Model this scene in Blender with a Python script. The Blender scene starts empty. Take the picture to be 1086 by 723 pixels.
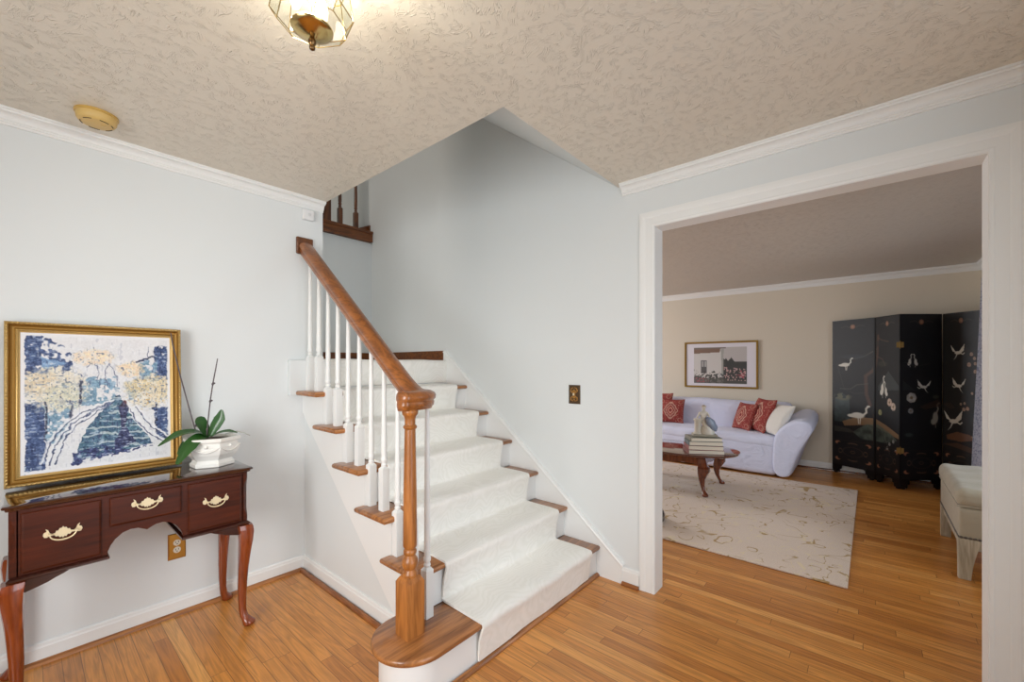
import bpy, bmesh, math, random
import numpy as np
from mathutils import Vector, Matrix

random.seed(7)
RNG = np.random.default_rng(11)
S = bpy.context.scene
C = S.collection
PI = math.pi

# ------------------------------------------------------------------ camera
cd = bpy.data.cameras.new('camera')
cam = bpy.data.objects.new('camera', cd)
C.objects.link(cam)
cam.location = (0, 0, 1.3386)
cam.rotation_euler = (PI / 2, 0, 0.7078 - PI / 2)
cd.sensor_width = 36
cd.lens = 36 * 444.75 / 1086
cd.shift_y = (387.28 - 361.5) / 1086
cd.clip_start = 0.02
S.camera = cam

# ------------------------------------------------------------------ view, world, lights
S.view_settings.view_transform = 'Standard'
S.view_settings.look = 'None'
S.view_settings.gamma = 1
S.view_settings.use_curve_mapping = False
S.view_settings.exposure = 0.09
S.cycles.use_denoising = True
S.cycles.max_bounces = 10
S.cycles.diffuse_bounces = 6
S.cycles.transparent_max_bounces = 16
S.cycles.sample_clamp_indirect = 6

W = bpy.data.worlds.new('world')
S.world = W
W.use_nodes = True
W.node_tree.nodes['Background'].inputs[0].default_value = (0.8, 0.9, 1.0, 1)
W.node_tree.nodes['Background'].inputs[1].default_value = 0.42


def area_light(name, loc, aim, sx, sy, power, col, spread=PI):
    ld = bpy.data.lights.new(name, 'AREA')
    ld.shape = 'RECTANGLE'
    ld.size, ld.size_y = sx, sy
    ld.energy = power
    ld.color = col
    ld.spread = spread
    o = bpy.data.objects.new(name, ld)
    C.objects.link(o)
    o.location = loc
    d = Vector(aim) - Vector(loc)
    o.rotation_euler = d.to_track_quat('-Z', 'Y').to_euler()
    return o


# daylight through the open front door, the living room windows and the upstairs hall window
area_light('front_door_daylight', (0.75, -1.02, 1.25), (0.95, 2.8, 1.15), 1.3, 2.1, 18.5, (0.86, 0.92, 1.0), math.radians(145))
area_light('living_window_daylight', (3.7, -2.3, 1.75), (4.7, 2.2, 0.6), 3.0, 2.2, 68, (0.84, 0.92, 1.0))
area_light('living_end_window_daylight', (4.55, 5.25, 1.55), (4.6, 0.6, 0.4), 1.4, 1.3, 84, (0.92, 0.95, 1.0))
area_light('upstairs_window_daylight', (-0.5, 3.45, 3.7), (2.2, 4.0, 2.1), 0.8, 1.2, 24, (1.0, 0.87, 0.76))
area_light('added_side_fill', (-1.36, 0.85, 1.35), (1.2, 2.2, 0.9), 1.2, 1.3, 23, (1.0, 1.0, 0.99), math.radians(110))  # added fill to brighten the stair side and right wall; no known window there


# ------------------------------------------------------------------ helpers
def lin(c):
    return tuple((x / 12.92 if x <= 0.04045 else ((x + 0.055) / 1.055) ** 2.4) for x in c)


def rgb(r, g, b):
    return lin((r / 255, g / 255, b / 255)) + (1.0,)


class MB:
    def __init__(s):
        s.v, s.f = [], []

    def add(s, vs, fs):
        o = len(s.v)
        s.v += [tuple(map(float, p)) for p in vs]
        s.f += [tuple(i + o for i in f) for f in fs]
        return s

    def box(s, x0, x1, y0, y1, z0, z1):
        vs = [(x, y, z) for x in (x0, x1) for y in (y0, y1) for z in (z0, z1)]
        return s.add(vs, [(0, 1, 3, 2), (4, 6, 7, 5), (0, 4, 5, 1), (2, 3, 7, 6), (0, 2, 6, 4), (1, 5, 7, 3)])

    def prism(s, poly, axis, a, b):
        def P(p, t):
            return {'x': (t, p[0], p[1]), 'y': (p[0], t, p[1]), 'z': (p[0], p[1], t)}[axis]
        n = len(poly)
        vs = [P(p, a) for p in poly] + [P(p, b) for p in poly]
        fs = [tuple(range(n))[::-1], tuple(range(n, 2 * n))]
        fs += [(i, (i + 1) % n, n + (i + 1) % n, n + i) for i in range(n)]
        return s.add(vs, fs)

    def loft(s, rings, cap=True, closed_v=False):
        n = len(rings[0])
        vs = [p for r in rings for p in r]
        fs = []
        m = len(rings)
        for j in range(m if closed_v else m - 1):
            for i in range(n):
                a, b = j * n, ((j + 1) % m) * n
                fs.append((a + i, a + (i + 1) % n, b + (i + 1) % n, b + i))
        if cap and not closed_v:
            fs.append(tuple(range(n))[::-1])
            fs.append(tuple(range((m - 1) * n, m * n)))
        return s.add(vs, fs)

    def lathe(s, prof, n=20, c=(0, 0, 0), axis='z', rot=0.0, sx=1, sy=1):
        rings = []
        for r, z in prof:
            ring = []
            for i in range(n):
                a = 2 * PI * i / n + rot
                x, y = max(r, 1e-4) * math.cos(a) * sx, max(r, 1e-4) * math.sin(a) * sy
                p = {'z': (x, y, z), 'x': (z, x, y), 'y': (x, z, y)}[axis]
                ring.append((p[0] + c[0], p[1] + c[1], p[2] + c[2]))
            rings.append(ring)
        return s.loft(rings)

    def tube(s, path, rad, n=8):
        path = [Vector(p) for p in path]
        rings = []
        prev = None
        for i, p in enumerate(path):
            t = (path[min(i + 1, len(path) - 1)] - path[max(i - 1, 0)]).normalized()
            if prev is None:
                ref = Vector((0, 0, 1)) if abs(t.z) < 0.9 else Vector((1, 0, 0))
                u = t.cross(ref).normalized()
            else:
                u = (prev - t * prev.dot(t)).normalized()
            prev = u
            w = t.cross(u)
            r = rad[i] if hasattr(rad, '__len__') else rad
            rings.append([p + u * (r * math.cos(2 * PI * k / n)) + w * (r * math.sin(2 * PI * k / n)) for k in range(n)])
        return s.loft(rings)

    def ellipsoid(s, c, r, n=16, m=10, f=None):
        rings = []
        for j in range(m + 1):
            th = PI * j / m
            ring = []
            for i in range(n):
                a = 2 * PI * i / n
                p = [math.sin(th) * math.cos(a), math.sin(th) * math.sin(a), math.cos(th)]
                if j in (0, m):
                    p = [1e-3 * math.cos(a), 1e-3 * math.sin(a), p[2]]
                q = (c[0] + r[0] * p[0], c[1] + r[1] * p[1], c[2] + r[2] * p[2])
                ring.append(f(q) if f else q)
            rings.append(ring)
        return s.loft(rings)

    def rbox(s, x0, x1, y0, y1, z0, z1, r, f=None, n=4, mid=6):
        lo, hi = (x0, y0, z0), (x1, y1, z1)
        rr = [min(r, (hi[k] - lo[k]) / 2 - 1e-4) for k in range(3)]

        def coords(k):
            a = [lo[k] + rr[k] * (1 - math.cos(PI / 2 * i / n)) for i in range(n)]
            b = [hi[k] - rr[k] * (1 - math.cos(PI / 2 * i / n)) for i in range(n)][::-1]
            m = [lo[k] + rr[k] + (hi[k] - lo[k] - 2 * rr[k]) * i / mid for i in range(mid + 1)]
            return a + m + b
        cs = [coords(k) for k in range(3)]
        idx, vs, fs = {}, [], []

        def V(p):
            key = tuple(round(t, 6) for t in p)
            if key not in idx:
                c = [min(max(p[k], lo[k] + rr[k]), hi[k] - rr[k]) for k in range(3)]
                d = Vector([(p[k] - c[k]) / max(rr[k], 1e-6) for k in range(3)])
                if d.length > 1e-6:
                    d.normalize()
                q = tuple(c[k] + d[k] * rr[k] for k in range(3))
                idx[key] = len(vs)
                vs.append(f(q) if f else q)
            return idx[key]
        for k in range(3):
            a, b = (k + 1) % 3, (k + 2) % 3
            for side in (lo[k], hi[k]):
                for i in range(len(cs[a]) - 1):
                    for j in range(len(cs[b]) - 1):
                        q = []
                        for (ii, jj) in ((i, j), (i + 1, j), (i + 1, j + 1), (i, j + 1)):
                            p = [0, 0, 0]
                            p[k], p[a], p[b] = side, cs[a][ii], cs[b][jj]
                            q.append(V(p))
                        if len(set(q)) == 4:
                            fs.append(tuple(q))
        return s.add(vs, fs)

    def xform(s, M):
        s.v = [tuple(M @ Vector(p)) for p in s.v]
        return s

    def build(s, name, m, parent=None, smooth=None, bevel=0, segs=2, loc=None):
        me = bpy.data.meshes.new(name)
        me.from_pydata(s.v, [], s.f)
        me.validate()
        b = bmesh.new()
        b.from_mesh(me)
        bmesh.ops.recalc_face_normals(b, faces=b.faces)
        b.to_mesh(me)
        b.free()
        me.materials.append(m)
        if smooth:
            me.shade_smooth()
            me.set_sharp_from_angle(angle=math.radians(smooth))
        o = bpy.data.objects.new(name, me)
        C.objects.link(o)
        if parent:
            o.parent = parent
        if loc:
            o.location = loc
        if bevel:
            mod = o.modifiers.new('bevel', 'BEVEL')
            mod.width = bevel
            mod.segments = segs
            mod.limit_method = 'ANGLE'
            mod.angle_limit = math.radians(40)
        return o


def tag(o, label=None, cat=None, group=None, kind=None):
    if label: o['label'] = label
    if cat: o['category'] = cat
    if group: o['group'] = group
    if kind: o['kind'] = kind
    return o


def thing(name, label, cat, loc=(0, 0, 0), rz=0, group=None):
    o = bpy.data.objects.new(name, None)
    C.objects.link(o)
    o.location = loc
    o.rotation_euler = (0, 0, rz)
    o.empty_display_size = 0.05
    return tag(o, label, cat, group)


def struct(mb, name, m, **k):
    return tag(mb.build(name, m, **k), kind='structure')


# ------------------------------------------------------------------ materials
def newmat(name):
    m = bpy.data.materials.new(name)
    m.use_nodes = True
    nt = m.node_tree
    return m, nt, nt.nodes, nt.links, nt.nodes['Principled BSDF']


def node(ns, t, **kw):
    n = ns.new(t)
    for k, v in kw.items():
        if k.startswith('i_'):
            key = k[2:]
            n.inputs[int(key) if key.isdigit() else key].default_value = v
        else:
            setattr(n, k, v)
    return n


def mathn(ns, ls, op, a, b=None, c=None):
    n = ns.new('ShaderNodeMath')
    n.operation = op
    for i, x in enumerate((a, b, c)):
        if x is None:
            continue
        if isinstance(x, (int, float)):
            n.inputs[i].default_value = x
        else:
            ls.new(x, n.inputs[i])
    return n.outputs[0]


def ramp(ns, ls, fac, stops):
    r = ns.new('ShaderNodeValToRGB')
    e = r.color_ramp.elements
    while len(e) < len(stops):
        e.new(0.5)
    for i, (p, c) in enumerate(stops):
        e[i].position = p
        e[i].color = c
    ls.new(fac, r.inputs[0])
    return r.outputs[0]


def plain(name, col, rough=0.5, metal=0.0, bump=0.0, bscale=200, coat=0.0, spec=0.5, var=0.0):
    m, nt, ns, ls, b = newmat(name)
    b.inputs['Base Color'].default_value = col
    b.inputs['Roughness'].default_value = rough
    b.inputs['Metallic'].default_value = metal
    b.inputs['Coat Weight'].default_value = coat
    b.inputs['Coat Roughness'].default_value = 0.08
    b.inputs['Specular IOR Level'].default_value = spec
    tc = node(ns, 'ShaderNodeTexCoord')
    nz = node(ns, 'ShaderNodeTexNoise', i_Scale=bscale, i_Detail=3.0)
    ls.new(tc.outputs['Object'], nz.inputs['Vector'])
    if bump:
        bp = node(ns, 'ShaderNodeBump', i_Strength=bump, i_Distance=0.002)
        ls.new(nz.outputs[0], bp.inputs['Height'])
        ls.new(bp.outputs[0], b.inputs['Normal'])
    if var:
        mx = node(ns, 'ShaderNodeMix', data_type='RGBA')
        mx.inputs[6].default_value = tuple(x * (1 - var) for x in col[:3]) + (1,)
        mx.inputs[7].default_value = col
        ls.new(nz.outputs[0], mx.inputs[0])
        ls.new(mx.outputs[2], b.inputs['Base Color'])
    return m


def wood(name, dark, light, axis='z', rough=0.3, coat=0.3, scale=1.0, fig=0.5):
    m, nt, ns, ls, b = newmat(name)
    tc = node(ns, 'ShaderNodeTexCoord')
    mp = node(ns, 'ShaderNodeMapping')
    sc = [14 * scale] * 3
    sc['xyz'.index(axis)] = 1.3 * scale
    mp.inputs['Scale'].default_value = sc
    ls.new(tc.outputs['Object'], mp.inputs['Vector'])
    n1 = node(ns, 'ShaderNodeTexNoise', i_Scale=1.0, i_Detail=3.0, i_Distortion=0.8)
    ls.new(mp.outputs[0], n1.inputs['Vector'])
    n2 = node(ns, 'ShaderNodeTexNoise', i_Scale=9.0, i_Detail=4.0)
    ls.new(mp.outputs[0], n2.inputs['Vector'])
    rings = mathn(ns, ls, 'PINGPONG', mathn(ns, ls, 'MULTIPLY', n1.outputs[0], 9.0), 1.0)
    f = mathn(ns, ls, 'ADD', mathn(ns, ls, 'MULTIPLY', rings, fig), mathn(ns, ls, 'MULTIPLY', n2.outputs[0], 1.0 - fig * 0.6))
    col = ramp(ns, ls, f, [(0.25, dark), (0.85, light)])
    ls.new(col, b.inputs['Base Color'])
    b.inputs['Roughness'].default_value = rough
    b.inputs['Specular IOR Level'].default_value = 0.5 if coat else 0.3
    b.inputs['Coat Weight'].default_value = coat
    b.inputs['Coat Roughness'].default_value = 0.07
    bp = node(ns, 'ShaderNodeBump', i_Strength=0.08, i_Distance=0.002)
    ls.new(n2.outputs[0], bp.inputs['Height'])
    ls.new(bp.outputs[0], b.inputs['Normal'])
    return m


def art_mat(name, rough=0.6, coat=0.0, attr='art', bump=0.0):
    m, nt, ns, ls, b = newmat(name)
    a = node(ns, 'ShaderNodeAttribute', attribute_name=attr)
    ls.new(a.outputs['Color'], b.inputs['Base Color'])
    b.inputs['Roughness'].default_value = rough
    b.inputs['Coat Weight'].default_value = coat
    if bump:
        tc = node(ns, 'ShaderNodeTexCoord')
        nz = node(ns, 'ShaderNodeTexNoise', i_Scale=300.0, i_Detail=2.0)
        ls.new(tc.outputs['Object'], nz.inputs['Vector'])
        bp = node(ns, 'ShaderNodeBump', i_Strength=bump, i_Distance=0.002)
        ls.new(nz.outputs[0], bp.inputs['Height'])
        ls.new(bp.outputs[0], b.inputs['Normal'])
    return m


def floor_mat():
    m, nt, ns, ls, b = newmat('oak_strip_floor')
    tc = node(ns, 'ShaderNodeTexCoord')
    sp = node(ns, 'ShaderNodeSeparateXYZ')
    ls.new(tc.outputs['Object'], sp.inputs[0])
    x = mathn(ns, ls, 'DIVIDE', sp.outputs[0], 0.0585)
    row = mathn(ns, ls, 'FLOOR', x)
    fx = mathn(ns, ls, 'FRACT', x)
    w1 = node(ns, 'ShaderNodeTexWhiteNoise', noise_dimensions='1D')
    ls.new(row, w1.inputs['W'])
    y = mathn(ns, ls, 'ADD', mathn(ns, ls, 'DIVIDE', sp.outputs[1], 0.95), mathn(ns, ls, 'MULTIPLY', w1.outputs[0], 7.3))
    idx = mathn(ns, ls, 'FLOOR', y)
    fy = mathn(ns, ls, 'FRACT', y)
    cb = node(ns, 'ShaderNodeCombineXYZ')
    ls.new(row, cb.inputs[0])
    ls.new(idx, cb.inputs[1])
    w2 = node(ns, 'ShaderNodeTexWhiteNoise', noise_dimensions='3D')
    ls.new(cb.outputs[0], w2.inputs['Vector'])
    base = ramp(ns, ls, w2.outputs[0], [(0.0, rgb(182, 116, 50)), (0.35, rgb(197, 131, 60)), (0.7, rgb(206, 140, 67)), (1.0, rgb(218, 157, 84))])
    # grain, different in every board
    g = node(ns, 'ShaderNodeCombineXYZ')
    ls.new(mathn(ns, ls, 'MULTIPLY', sp.outputs[0], 26.0), g.inputs[0])
    ls.new(mathn(ns, ls, 'MULTIPLY', sp.outputs[1], 1.5), g.inputs[1])
    ls.new(mathn(ns, ls, 'MULTIPLY', w2.outputs[0], 90.0), g.inputs[2])
    n1 = node(ns, 'ShaderNodeTexNoise', i_Scale=1.0, i_Detail=2.0, i_Distortion=0.6)
    ls.new(g.outputs[0], n1.inputs['Vector'])
    rings = mathn(ns, ls, 'PINGPONG', mathn(ns, ls, 'MULTIPLY', n1.outputs[0], 11.0), 1.0)
    n2 = node(ns, 'ShaderNodeTexNoise', i_Scale=7.0, i_Detail=3.0)
    ls.new(g.outputs[0], n2.inputs['Vector'])
    gr = mathn(ns, ls, 'ADD', mathn(ns, ls, 'MULTIPLY', rings, 0.32), mathn(ns, ls, 'MULTIPLY', n2.outputs[0], 0.46))
    gr = mathn(ns, ls, 'ADD', gr, 0.62)
    mx = node(ns, 'ShaderNodeMix', data_type='RGBA', blend_type='MULTIPLY')
    mx.inputs[0].default_value = 1.0
    ls.new(base, mx.inputs[6])
    gc = node(ns, 'ShaderNodeCombineXYZ')
    for i in range(3):
        ls.new(gr, gc.inputs[i])
    ls.new(gc.outputs[0], mx.inputs[7])
    # joints between boards
    ex = mathn(ns, ls, 'MINIMUM', fx, mathn(ns, ls, 'SUBTRACT', 1.0, fx))
    ey = mathn(ns, ls, 'MULTIPLY', mathn(ns, ls, 'MINIMUM', fy, mathn(ns, ls, 'SUBTRACT', 1.0, fy)), 16.0)
    e = mathn(ns, ls, 'MINIMUM', ex, ey)
    mr = node(ns, 'ShaderNodeMapRange', interpolation_type='SMOOTHSTEP')
    mr.inputs['From Min'].default_value = 0.012
    mr.inputs['From Max'].default_value = 0.034
    mr.inputs['To Min'].default_value = 0.45
    ls.new(e, mr.inputs['Value'])
    m2 = node(ns, 'ShaderNodeMix', data_type='RGBA', blend_type='MULTIPLY')
    m2.inputs[0].default_value = 1.0
    ls.new(mx.outputs[2], m2.inputs[6])
    c2 = node(ns, 'ShaderNodeCombineXYZ')
    for i in range(3):
        ls.new(mr.outputs[0], c2.inputs[i])
    ls.new(c2.outputs[0], m2.inputs[7])
    ls.new(m2.outputs[2], b.inputs['Base Color'])
    b.inputs['Roughness'].default_value = 0.34
    b.inputs['Coat Weight'].default_value = 0.25
    b.inputs['Coat Roughness'].default_value = 0.16
    bp = node(ns, 'ShaderNodeBump', i_Strength=0.25, i_Distance=0.002)
    hh = mathn(ns, ls, 'ADD', mr.outputs[0], mathn(ns, ls, 'MULTIPLY', n2.outputs[0], 0.15))
    ls.new(hh, bp.inputs['Height'])
    ls.new(bp.outputs[0], b.inputs['Normal'])
    return m


def ceiling_mat(name, col, cell, strength, slen):
    """stomp-brush plaster: in every cell short ridges fan out in a direction of their own"""
    m, nt, ns, ls, b = newmat(name)
    b.inputs['Base Color'].default_value = col
    b.inputs['Roughness'].default_value = 0.38
    tc = node(ns, 'ShaderNodeTexCoord')
    wob = node(ns, 'ShaderNodeTexNoise', i_Scale=9.0, i_Detail=1.0)
    ls.new(tc.outputs['Object'], wob.inputs['Vector'])
    va = node(ns, 'ShaderNodeVectorMath', operation='MULTIPLY_ADD')
    ls.new(wob.outputs['Color'], va.inputs[0])
    va.inputs[1].default_value = (0.13, 0.13, 0)
    ls.new(tc.outputs['Object'], va.inputs[2])
    hs = []
    for sc, off in ((cell, 0.0), (cell * 1.37, 3.7)):
        ad = node(ns, 'ShaderNodeVectorMath', operation='ADD')
        ls.new(va.outputs[0], ad.inputs[0])
        ad.inputs[1].default_value = (off, off * 0.7, 0)
        vo = node(ns, 'ShaderNodeTexVoronoi', i_Scale=sc, voronoi_dimensions='2D')
        ls.new(ad.outputs[0], vo.inputs['Vector'])
        spc = node(ns, 'ShaderNodeSeparateColor')
        ls.new(vo.outputs['Color'], spc.inputs[0])
        vr = node(ns, 'ShaderNodeVectorRotate', rotation_type='Z_AXIS')
        ls.new(ad.outputs[0], vr.inputs['Vector'])
        ls.new(mathn(ns, ls, 'MULTIPLY', spc.outputs[0], 6.283), vr.inputs['Angle'])
        mp = node(ns, 'ShaderNodeMapping')
        mp.inputs['Scale'].default_value = (slen, slen * 0.13, 1)
        ls.new(vr.outputs[0], mp.inputs['Vector'])
        nz = node(ns, 'ShaderNodeTexNoise', i_Scale=1.0, i_Detail=1.5, i_Distortion=0.7)
        ls.new(mp.outputs[0], nz.inputs['Vector'])
        d = mathn(ns, ls, 'ABSOLUTE', mathn(ns, ls, 'SUBTRACT', nz.outputs[0], 0.5))
        mr = node(ns, 'ShaderNodeMapRange', interpolation_type='SMOOTHSTEP')
        mr.inputs['From Min'].default_value = 0.0
        mr.inputs['From Max'].default_value = 0.034
        mr.inputs['To Min'].default_value = 1.0
        mr.inputs['To Max'].default_value = 0.0
        ls.new(d, mr.inputs['Value'])
        hs.append(mr.outputs[0])
    msk = node(ns, 'ShaderNodeTexNoise', i_Scale=30.0, i_Detail=1.0)
    ls.new(tc.outputs['Object'], msk.inputs['Vector'])
    mm = node(ns, 'ShaderNodeMapRange')
    mm.inputs['From Min'].default_value = 0.44
    mm.inputs['From Max'].default_value = 0.62
    ls.new(msk.outputs[0], mm.inputs['Value'])
    h = mathn(ns, ls, 'MULTIPLY', mathn(ns, ls, 'MAXIMUM', hs[0], mathn(ns, ls, 'MULTIPLY', hs[1], 0.7)), mm.outputs[0])
    fine = node(ns, 'ShaderNodeTexNoise', i_Scale=90.0, i_Detail=2.0)
    ls.new(tc.outputs['Object'], fine.inputs['Vector'])
    h = mathn(ns, ls, 'ADD', h, mathn(ns, ls, 'MULTIPLY', fine.outputs[0], 0.10))
    bp = node(ns, 'ShaderNodeBump', i_Strength=strength, i_Distance=0.006)
    ls.new(h, bp.inputs['Height'])
    ls.new(bp.outputs[0], b.inputs['Normal'])
    return m


def carpet_mat():
    m, nt, ns, ls, b = newmat('cream_carpet')
    tc = node(ns, 'ShaderNodeTexCoord')
    n0 = node(ns, 'ShaderNodeTexNoise', i_Scale=4.0, i_Detail=1.0)
    ls.new(tc.outputs['Object'], n0.inputs['Vector'])
    va = node(ns, 'ShaderNodeVectorMath', operation='MULTIPLY_ADD')
    ls.new(n0.outputs['Color'], va.inputs[0])
    va.inputs[1].default_value = (0.5, 0.5, 0.5)
    ls.new(tc.outputs['Object'], va.inputs[2])
    wv = node(ns, 'ShaderNodeTexWave', wave_type='RINGS', i_Scale=11.0, i_Distortion=6.0)
    wv.inputs['Detail'].default_value = 1.0
    wv.inputs['Detail Scale'].default_value = 1.2
    ls.new(va.outputs[0], wv.inputs['Vector'])
    fz = node(ns, 'ShaderNodeTexNoise', i_Scale=420.0, i_Detail=2.0)
    ls.new(tc.outputs['Object'], fz.inputs['Vector'])
    f = mathn(ns, ls, 'ADD', mathn(ns, ls, 'MULTIPLY', wv.outputs['Fac'], 0.6), mathn(ns, ls, 'MULTIPLY', fz.outputs[0], 0.4))
    col = ramp(ns, ls, f, [(0.2, rgb(238, 237, 231)), (0.75, rgb(243, 242, 237))])
    ls.new(col, b.inputs['Base Color'])
    b.inputs['Roughness'].default_value = 0.95
    b.inputs['Sheen Weight'].default_value = 0.2
    b.inputs['Specular IOR Level'].default_value = 0.1
    bp = node(ns, 'ShaderNodeBump', i_Strength=0.22, i_Distance=0.003)
    ls.new(f, bp.inputs['Height'])
    ls.new(bp.outputs[0], b.inputs['Normal'])
    return m


def fabric(name, col, rough=0.9, wr=0.3, wscale=7.0):
    m, nt, ns, ls, b = newmat(name)
    tc = node(ns, 'ShaderNodeTexCoord')
    n1 = node(ns, 'ShaderNodeTexNoise', i_Scale=wscale, i_Detail=3.0, i_Distortion=1.2)
    n2 = node(ns, 'ShaderNodeTexNoise', i_Scale=500.0)
    ls.new(tc.outputs['Object'], n1.inputs['Vector'])
    ls.new(tc.outputs['Object'], n2.inputs['Vector'])
    b.inputs['Base Color'].default_value = col
    b.inputs['Roughness'].default_value = rough
    b.inputs['Sheen Weight'].default_value = 0.2
    b.inputs['Specular IOR Level'].default_value = 0.2
    h = mathn(ns, ls, 'ADD', n1.outputs[0], mathn(ns, ls, 'MULTIPLY', n2.outputs[0], 0.05))
    bp = node(ns, 'ShaderNodeBump', i_Strength=wr, i_Distance=0.03)
    ls.new(h, bp.inputs['Height'])
    ls.new(bp.outputs[0], b.inputs['Normal'])
    return m


M_wall = plain('white_wall_paint', rgb(222, 227, 228), 0.55, bump=0.05, bscale=140)
M_trim = plain('white_trim_paint', rgb(234, 236, 235), 0.4)
M_beige = plain('beige_wall_paint', rgb(218, 210, 194), 0.6, bump=0.05, bscale=140)
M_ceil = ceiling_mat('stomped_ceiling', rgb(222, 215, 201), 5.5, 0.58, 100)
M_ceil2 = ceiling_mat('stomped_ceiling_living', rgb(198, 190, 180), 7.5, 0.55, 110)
M_floor = floor_mat()
M_oak = wood('oak_stain', rgb(112, 62, 24), rgb(160, 96, 44), 'y', 0.32, 0.35)
M_oakz = wood('oak_stain_upright', rgb(138, 82, 34), rgb(182, 116, 56), 'z', 0.38, 0.15)
M_oakx = wood('oak_stain_tread', rgb(120, 72, 36), rgb(178, 118, 66), 'x', 0.34, 0.3)
M_dkoak = wood('dark_oak_stain', rgb(70, 36, 12), rgb(128, 72, 28), 'x', 0.35, 0.2)
M_dkoakz = wood('dark_oak_stain_upright', rgb(66, 36, 20), rgb(112, 66, 36), 'z', 0.35, 0.2)
M_mah = wood('mahogany', rgb(50, 17, 5), rgb(84, 33, 11), 'x', 0.34, 0.0, scale=0.6, fig=0.2)
M_mahtop = wood('mahogany_polished', rgb(46, 18, 10), rgb(62, 25, 14), 'x', 0.05, 1.0, fig=0.3)
M_mahleg = wood('mahogany_leg', rgb(104, 42, 16), rgb(142, 66, 28), 'z', 0.18, 0.6, fig=0.3)
M_mahdark = wood('mahogany_edge', rgb(30, 10, 6), rgb(58, 20, 11), 'x', 0.2, 0.5, fig=0.3)
M_carpet = carpet_mat()
M_brass = plain('polished_brass', rgb(206, 180, 122), 0.18, 1.0)
M_brassdull = plain('worn_brass', rgb(176, 132, 62), 0.35, 1.0, bump=0.1, bscale=80)
M_pull = plain('pale_brass', rgb(228, 214, 178), 0.42, 0.45)
M_white_glaze = plain('white_glaze', rgb(232, 231, 226), 0.22, coat=0.3)
M_plastic = plain('white_plastic', rgb(228, 230, 232), 0.4)
M_black = plain('black_slot', rgb(18, 16, 14), 0.6)


# ------------------------------------------------------------------ painter: colour fields for flat decorated surfaces
class Art:
    def __init__(s, w, h, col):
        s.w, s.h = w, h
        s.a = np.empty((h, w, 3))
        s.a[:] = np.array(col) / 255.0
        s.yy, s.xx = np.mgrid[0:h, 0:w]
        s.u = (s.xx + 0.5) / w
        s.v = (s.yy + 0.5) / h

    def noise(s, fx, fy=None, oct=2):
        fy = fy or fx
        out = np.zeros((s.h, s.w))
        amp, tot = 1.0, 0.0
        for o in range(oct):
            nx, ny = int(max(2, fx * 2 ** o)) + 2, int(max(2, fy * 2 ** o)) + 2
            g = RNG.random((ny, nx))
            X = (s.xx + 0.5) / s.w * (nx - 2)
            Y = (s.yy + 0.5) / s.h * (ny - 2)
            ix, iy = X.astype(int), Y.astype(int)
            tx, ty = X - ix, Y - iy
            tx, ty = tx * tx * (3 - 2 * tx), ty * ty * (3 - 2 * ty)
            val = (g[iy, ix] * (1 - tx) + g[iy, ix + 1] * tx) * (1 - ty) + (g[iy + 1, ix] * (1 - tx) + g[iy + 1, ix + 1] * tx) * ty
            out += amp * val
            tot += amp
            amp *= 0.55
        return out / tot

    def put(s, mask, col):
        m = np.clip(mask, 0, 1)[..., None]
        c = np.array(col) / 255.0 if not isinstance(col, np.ndarray) else col
        s.a = s.a * (1 - m) + c * m

    def warp(s, amp, f=30):
        s.u = (s.xx + 0.5) / s.w + amp * (s.noise(f, f, 2) - 0.5) * 2
        s.v = (s.yy + 0.5) / s.h + amp * (s.noise(f, f, 2) - 0.5) * 2

    def unwarp(s):
        s.u = (s.xx + 0.5) / s.w
        s.v = (s.yy + 0.5) / s.h

    def poly(s, pts):
        m = np.zeros((s.h, s.w), bool)
        n = len(pts)
        for i in range(n):
            x0, y0 = pts[i]
            x1, y1 = pts[(i + 1) % n]
            if y0 == y1:
                continue
            c = ((y0 > s.v) != (y1 > s.v)) & (s.u < (x1 - x0) * (s.v - y0) / (y1 - y0) + x0)
            m ^= c
        return m.astype(float)

    def ell(s, cx, cy, rx, ry, soft=0.15):
        d = np.sqrt(((s.u - cx) / rx) ** 2 + ((s.v - cy) / ry) ** 2)
        return np.clip((1 - d) / soft + 0.5, 0, 1)

    def line(s, pts, wd, soft=0.4, taper=False):
        """wd in units of width; aspect is kept"""
        asp = s.h / s.w
        m = np.zeros((s.h, s.w))
        n = len(pts) - 1
        for i in range(n):
            x0, y0 = pts[i]
            x1, y1 = pts[i + 1]
            dx, dy = x1 - x0, (y1 - y0) * asp
            L = dx * dx + dy * dy + 1e-12
            t = np.clip(((s.u - x0) * dx + (s.v - y0) * asp * dy) / L, 0, 1)
            d = np.hypot(s.u - x0 - t * dx, (s.v - y0) * asp - t * dy)
            w = wd * (1 - 0.8 * (i + t) / n) if taper else wd
            m = np.maximum(m, np.clip((w / 2 - d) / (wd * soft) + 0.5, 0, 1))
        return m

    def linear(s):
        a = np.clip(s.a, 0, 1)
        return np.where(a <= 0.04045, a / 12.92, ((a + 0.055) / 1.055) ** 2.4)


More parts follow.
